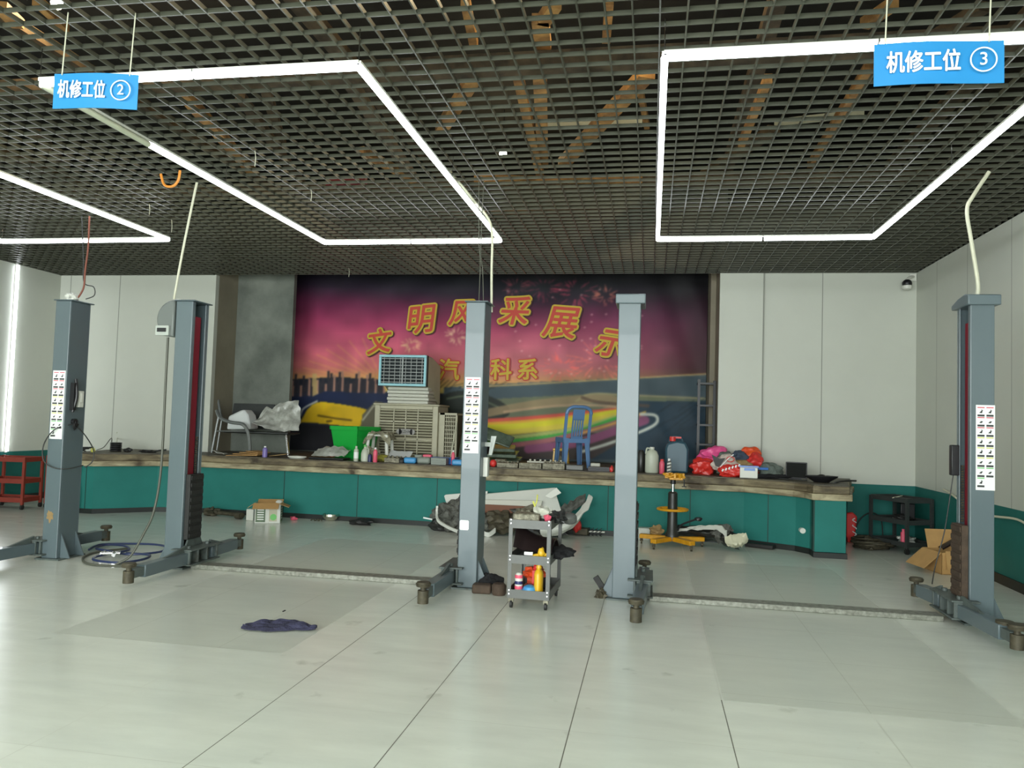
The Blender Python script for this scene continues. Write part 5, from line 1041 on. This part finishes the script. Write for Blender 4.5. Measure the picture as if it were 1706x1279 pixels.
# blue plastic chair
chY = 11.75
chr_ = thing('plastic_chair', 'blue armless plastic chair turned away on the stage', 'chair', (Xs(953, chY), chY, SZ), R(24))
b = B(); b.sheet(8, 8, lambda u, v: (-.2+.4*u, -.2+.42*v, .42+.015*math.cos(u*6.28)), .02); b.bb((-.2, -.21, .37), (.2, -.19, .43)); b.bb((.19, -.2, .37), (.21, .2, .43)); b.bb((-.21, -.2, .37), (-.19, .2, .43)); obj('seat', b, M['chair'], chr_)
for x, y in ((-1, -1), (1, -1), (-1, 1), (1, 1)):
    b = B(); b.prism([(x*.20, y*.20, .42), (x*.12, y*.20, .42), (x*.16, y*.23, 0), (x*.215, y*.23, 0)], (0, -y*.012, 0)); b.prism([(x*.20, y*.20, .42), (x*.20, y*.12, .42), (x*.215, y*.17, 0), (x*.215, y*.23, 0)], (-x*.012, 0, 0)); obj('leg', b, M['chair'], chr_)
b = B()
def strip(x0, x1, t0=0, t1=1, w_=.0): b.prism([(x0, -.19-.10*t0, .42+.46*t0), (x1, -.19-.10*t0, .42+.46*t0), (x1, -.19-.10*t1, .42+.46*t1), (x0, -.19-.10*t1, .42+.46*t1)], (0, .016, 0))
strip(-.21, -.165, 0, .85); strip(.165, .21, 0, .85); b.tube([(-.19, -.275, .80), (-.17, -.285, .86), (-.10, -.29, .90), (0, -.29, .905), (.10, -.29, .90), (.17, -.285, .86), (.19, -.275, .80)], .026)
strip(-.09, .09, .62, .97); strip(-.09, .09, 0, .1)
for k in range(5): strip(-.09+k*.038, -.09+k*.038+.022, .08, .66)
obj('backrest', b, M['chair'], chr_)
ys_ = thing('yellow_stool', 'low yellow stool on the stage behind the blue chair legs', 'stool', (Xs(934, 12.2), 12.25, SZ))
b = B(); b.bb((-.12, -.12, .22), (.12, .12, .26)); obj('seat', b, M['yellow'], ys_, bev=.01)
for x in (-1, 1):
    for y in (-1, 1): b = B(); b.prism([(x*.09-.02, y*.1, .22), (x*.09+.02, y*.1, .22), (x*.11+.015, y*.11, 0), (x*.11-.015, y*.11, 0)], (0, -y*.02, 0)); obj('leg', b, M['yellow'], ys_)
b = B(); b.sheet(6, 5, lambda u, v: Vector((Xs(926, 11.9)+.2*u, 11.9+.1*v, SZ+.02+.16*(1-u)*v+.02*math.sin(u*7))), .006); obj('checked_cloth', b, M['wcloth'], None, 'small checked cloth by the yellow stool', 'cloth', w=True)
# jugs and cans
jw = thing('white_jug', 'tall white translucent jug right of the fourth lift column', 'jug', (Xs(1086, 11.15), 11.18, SZ))
b = B(); b.lathe([(.085, 0), (.095, .015), (.095, .24), (.07, .30), (.03, .325), (.03, .34)], n=24, sq=.7); obj('jug_body', b, M['natural'], jw)
b = B(); b.tube([(-.02, 0, .33), (-.07, 0, .34), (-.085, 0, .26)], .012); obj('handle', b, M['natural'], jw)
b = B(); b.cyl((.0, 0, .335), (.0, 0, .36), .033); obj('cap', b, M['white_plastic'], jw)
b = B(); b.lathe([(.05, 0), (.055, .01), (.055, .26), (.03, .31)], (Xs(1068, 11.2), 11.25, SZ)); obj('dark_canister', b, M['oliveblack'], None, 'dark canister beside the white jug, half behind the fourth column', 'canister', w=True)
bottle('red_can', 'short red can between white jug and black and white spray can', 'can', (Xs(1103, 11.05), 11.05, SZ), .036, .20, 'pinkp', 'red', .6)
sc_ = bottle('spray_can', 'black and white striped spray can in front of the petrol blue jug', 'can', (Xs(1115, 11.0), 11.0, SZ), .03, .215, 'white_plastic', 'white', .5)
b = B()
for k in range(4): b.prism([(-.028, -.0315, .02+.045*k), (.026, -.0315, .035+.045*k), (.026, -.0315, .055+.045*k), (-.028, -.0315, .04+.045*k)], (0, .004, 0))
obj('black_print', b, M['ink'], sc_)
bj = thing('blue_jerrycan', 'big petrol blue jerrycan with a red cap on the stage', 'jerrycan', (Xs(1127, 11.45), 11.45, SZ))
b = B(); b.prism([(-.16, -.13, 0), (.16, -.13, 0), (.165, -.13, .34), (.12, -.13, .44), (.0, -.13, .46), (-.14, -.13, .42), (-.165, -.13, .34)], (0, .26, 0)); obj('jerrycan_body', b, M['slate'], bj, bev=.03)
b = B(); b.tube([(-.1, 0, .43), (-.08, 0, .50), (.04, 0, .505), (.08, 0, .44)], .018); obj('handle', b, M['slate'], bj)
b = B(); b.cyl((-.06, -.05, .45), (-.06, -.05, .51), .045); b.bb((-.1, -.07, .49), (.06, -.03, .515)); obj('cap', b, M['red'], bj)
# bags
def bag(name, px, py_, Y, r, m, label, seed, zc=None, cat='bag', amp=.22):
    X0 = sx(px, Y); zc = SZ+r[2]*.8 if zc is None else zc; b = B(); b.blob((X0, Y, zc), r, amp, 1.8, seed=seed, sub=4, flat=SZ); return obj(name, b, M[m], None, label, cat, w=True)
bag('plastic_bag', 1190, 0, 11.50, (.20, .14, .13), 'pink', 'bright pink plastic bag, topmost at the left of the bag pile', 101, SZ+.27)
bag('plastic_bag', 1170, 0, 11.30, (.16, .13, .12), 'redbag', 'red plastic bag at the left foot of the bag pile', 102)
bag('grey_cloth', 1208, 0, 11.30, (.10, .08, .08), 'greycloth', 'grey patterned cloth between pink bag and white printed bag', 103, SZ+.25, 'cloth')
wb = bag('printed_bag', 1208, 0, 11.15, (.17, .10, .12), 'whitebag', 'white bag with black and red print in the middle of the bag pile', 104, SZ+.16)
b = B(); b.prism([ony(1186, 757, 11.03), ony(1199, 764, 11.03), ony(1208, 763, 11.03), ony(1199, 778, 11.03), ony(1192, 776, 11.03)], (0, .03, 0)); b.mi = 1; b.tube([ony(1199, 779, 11.02), ony(1212, 765, 11.01), ony(1222, 757, 11.02)], .008)
pz = obj('dark_print', b, [M['ink'], M['white']], None, w=True); pz.parent = wb; pz.location = Vector(pz.location)-Vector(wb.location)
b = B(); cc_ = ony(1217, 765, 11.01); b.tube([cc_+Vector((.05*math.cos(t), 0, .035*math.sin(t))) for t in [k*.42 for k in range(16)]], .006, 6, False); pz = obj('red_ring_print', b, M['red'], None, w=True); pz.parent = wb; pz.location = Vector(pz.location)-Vector(wb.location)
rb = bag('red_printed_bag', 1220, 0, 11.0, (.17, .10, .09), 'redbag', 'red bag with white dashes at the front of the bag pile', 105)
for k in range(6):
    b = B(); p = ony(1204+k*5.5, 783-k*1.6, 10.90); b.box(p, (.02, .012, .035), ry(25)); q = obj('white_dash', b, M['white'], None, w=True); q.parent = rb; q.location = Vector(q.location)-Vector(rb.location)
bag('blue_cloth', 1232, 0, 11.25, (.11, .09, .08), 'bluecloth', 'slate blue cloth on the bag pile beside the orange bag', 106, SZ+.27, 'cloth')
bag('orange_bag', 1249, 0, 11.40, (.15, .11, .10), 'orangebag', 'orange-red bag topmost at the right of the bag pile', 107, SZ+.30)
bag('red_cloth', 1256, 0, 11.25, (.13, .10, .13), 'red', 'red cloth hanging down the right side of the bag pile', 108, SZ+.18, 'cloth')
bag('tan_bag', 1238, 0, 11.2, (.16, .1, .11), 'card_d', 'tan bag underneath the orange bag and slate blue cloth', 109, SZ+.11)
wbx = thing('white_basket', 'small white box with a blue rim in front of the bag pile', 'box', (Xs(1248, 10.9), 10.92, SZ), R(-6))
b = B(); b.bb((-.115, -.08, 0), (.115, .08, .145)); obj('box_body', b, M['white_plastic'], wbx, bev=.008)
b = B(); b.bb((-.125, -.09, .145), (.125, .09, .165)); b.bb((-.06, -.084, .10), (.08, -.08, .135)); obj('rim', b, M['bluefilm'], wbx)
b = B(); b.box((Xs(1271, 10.95), 10.98, SZ+.13), (.13, .1, .03), rz(5)); obj('blue_tray', b, M['bluefilm'], None, 'small blue lid right of the white box', 'lid', w=True)
bag('grey_jacket', 1284, 0, 11.1, (.16, .12, .11), 'greycloth', 'grey-green cloth heap right of the bag pile', 110, None, 'cloth')
bag('black_trousers', 1285, 0, 10.95, (.24, .08, .035), 'black_m', 'flat black cloth on the ledge before the grey-green heap', 111, None, 'cloth', .3)
mn = thing('monitor', 'small black monitor standing on the right part of the ledge', 'monitor', (Xs(1327, 10.9), 10.9, SZ), R(-12))
b = B(); b.bb((-.135, 0, .02), (.135, .035, .235)); b.bb((-.125, .035, .05), (.125, .05, .2)); obj('screen_housing', b, M['black'], mn, bev=.006)
b = B(); b.bb((-.125, -.002, .03), (.125, 0, .225)); obj('screen', b, mat('dull_black_screen', S(34, 36, 34), .8, spec=.1), mn)
b = B(); b.bb((-.07, -.04, 0), (.07, .08, .02)); obj('foot', b, M['black'], mn)
cable('cable', [(Xs(1300, 10.8), 10.85, SZ+.012), (Xs(1318, 10.8), 10.8, SZ+.012), (Xs(1345, 10.7), 10.7, SZ+.012)], .008, 'cable_k', 'black cord on the ledge around the monitor foot')
ft = thing('floor_fan', 'black plastic fan cover lying on the right end of the ledge', 'fan', (Xs(1371, 10.55), 10.62, SZ))
b = B(); b.lathe([(.09, 0), (.12, .02), (.20, .07), (.205, .085), (.17, .075), (.06, .05), (.0, .06)], n=24, sq=.6); obj('cover', b, M['black'], ft)
b = B(); b.blob((.0, 0, .07), (.06, .05, .035), .1, sub=2); obj('hub', b, M['oliveblack'], ft)
cable('cable', [(Xs(1395, 10.4), 10.5, SZ+.012), (Xs(1408, 10.5), 10.7, SZ+.02), (Xs(1420, 10.8), 10.9, SZ+.02), (Xs(1428, 11.0), 11.05, SZ+.012)], .012, 'rubber', 'dark hose at the very right end of the stage ledge')
# black ladder rack in the right of the recess
lr = thing('ladder_rack', 'tall black ladder rack against the recess right wall', 'rack', (.86, 12.4, SZ))
for X in (.72, .955):
    b = B(); b.bb((X-.02, 12.30, SZ), (X+.02, 12.35, SZ+1.4 if X < .9 else SZ+1.38)); obj('upright', b, M['black'], lr, w=True)
for z in (.05, .38, .68, .98, 1.32):
    b = B(); b.bb((.7, 12.29, SZ+z), (.97, 12.55, SZ+z+.03)); obj('rung', b, M['black'], lr, w=True)
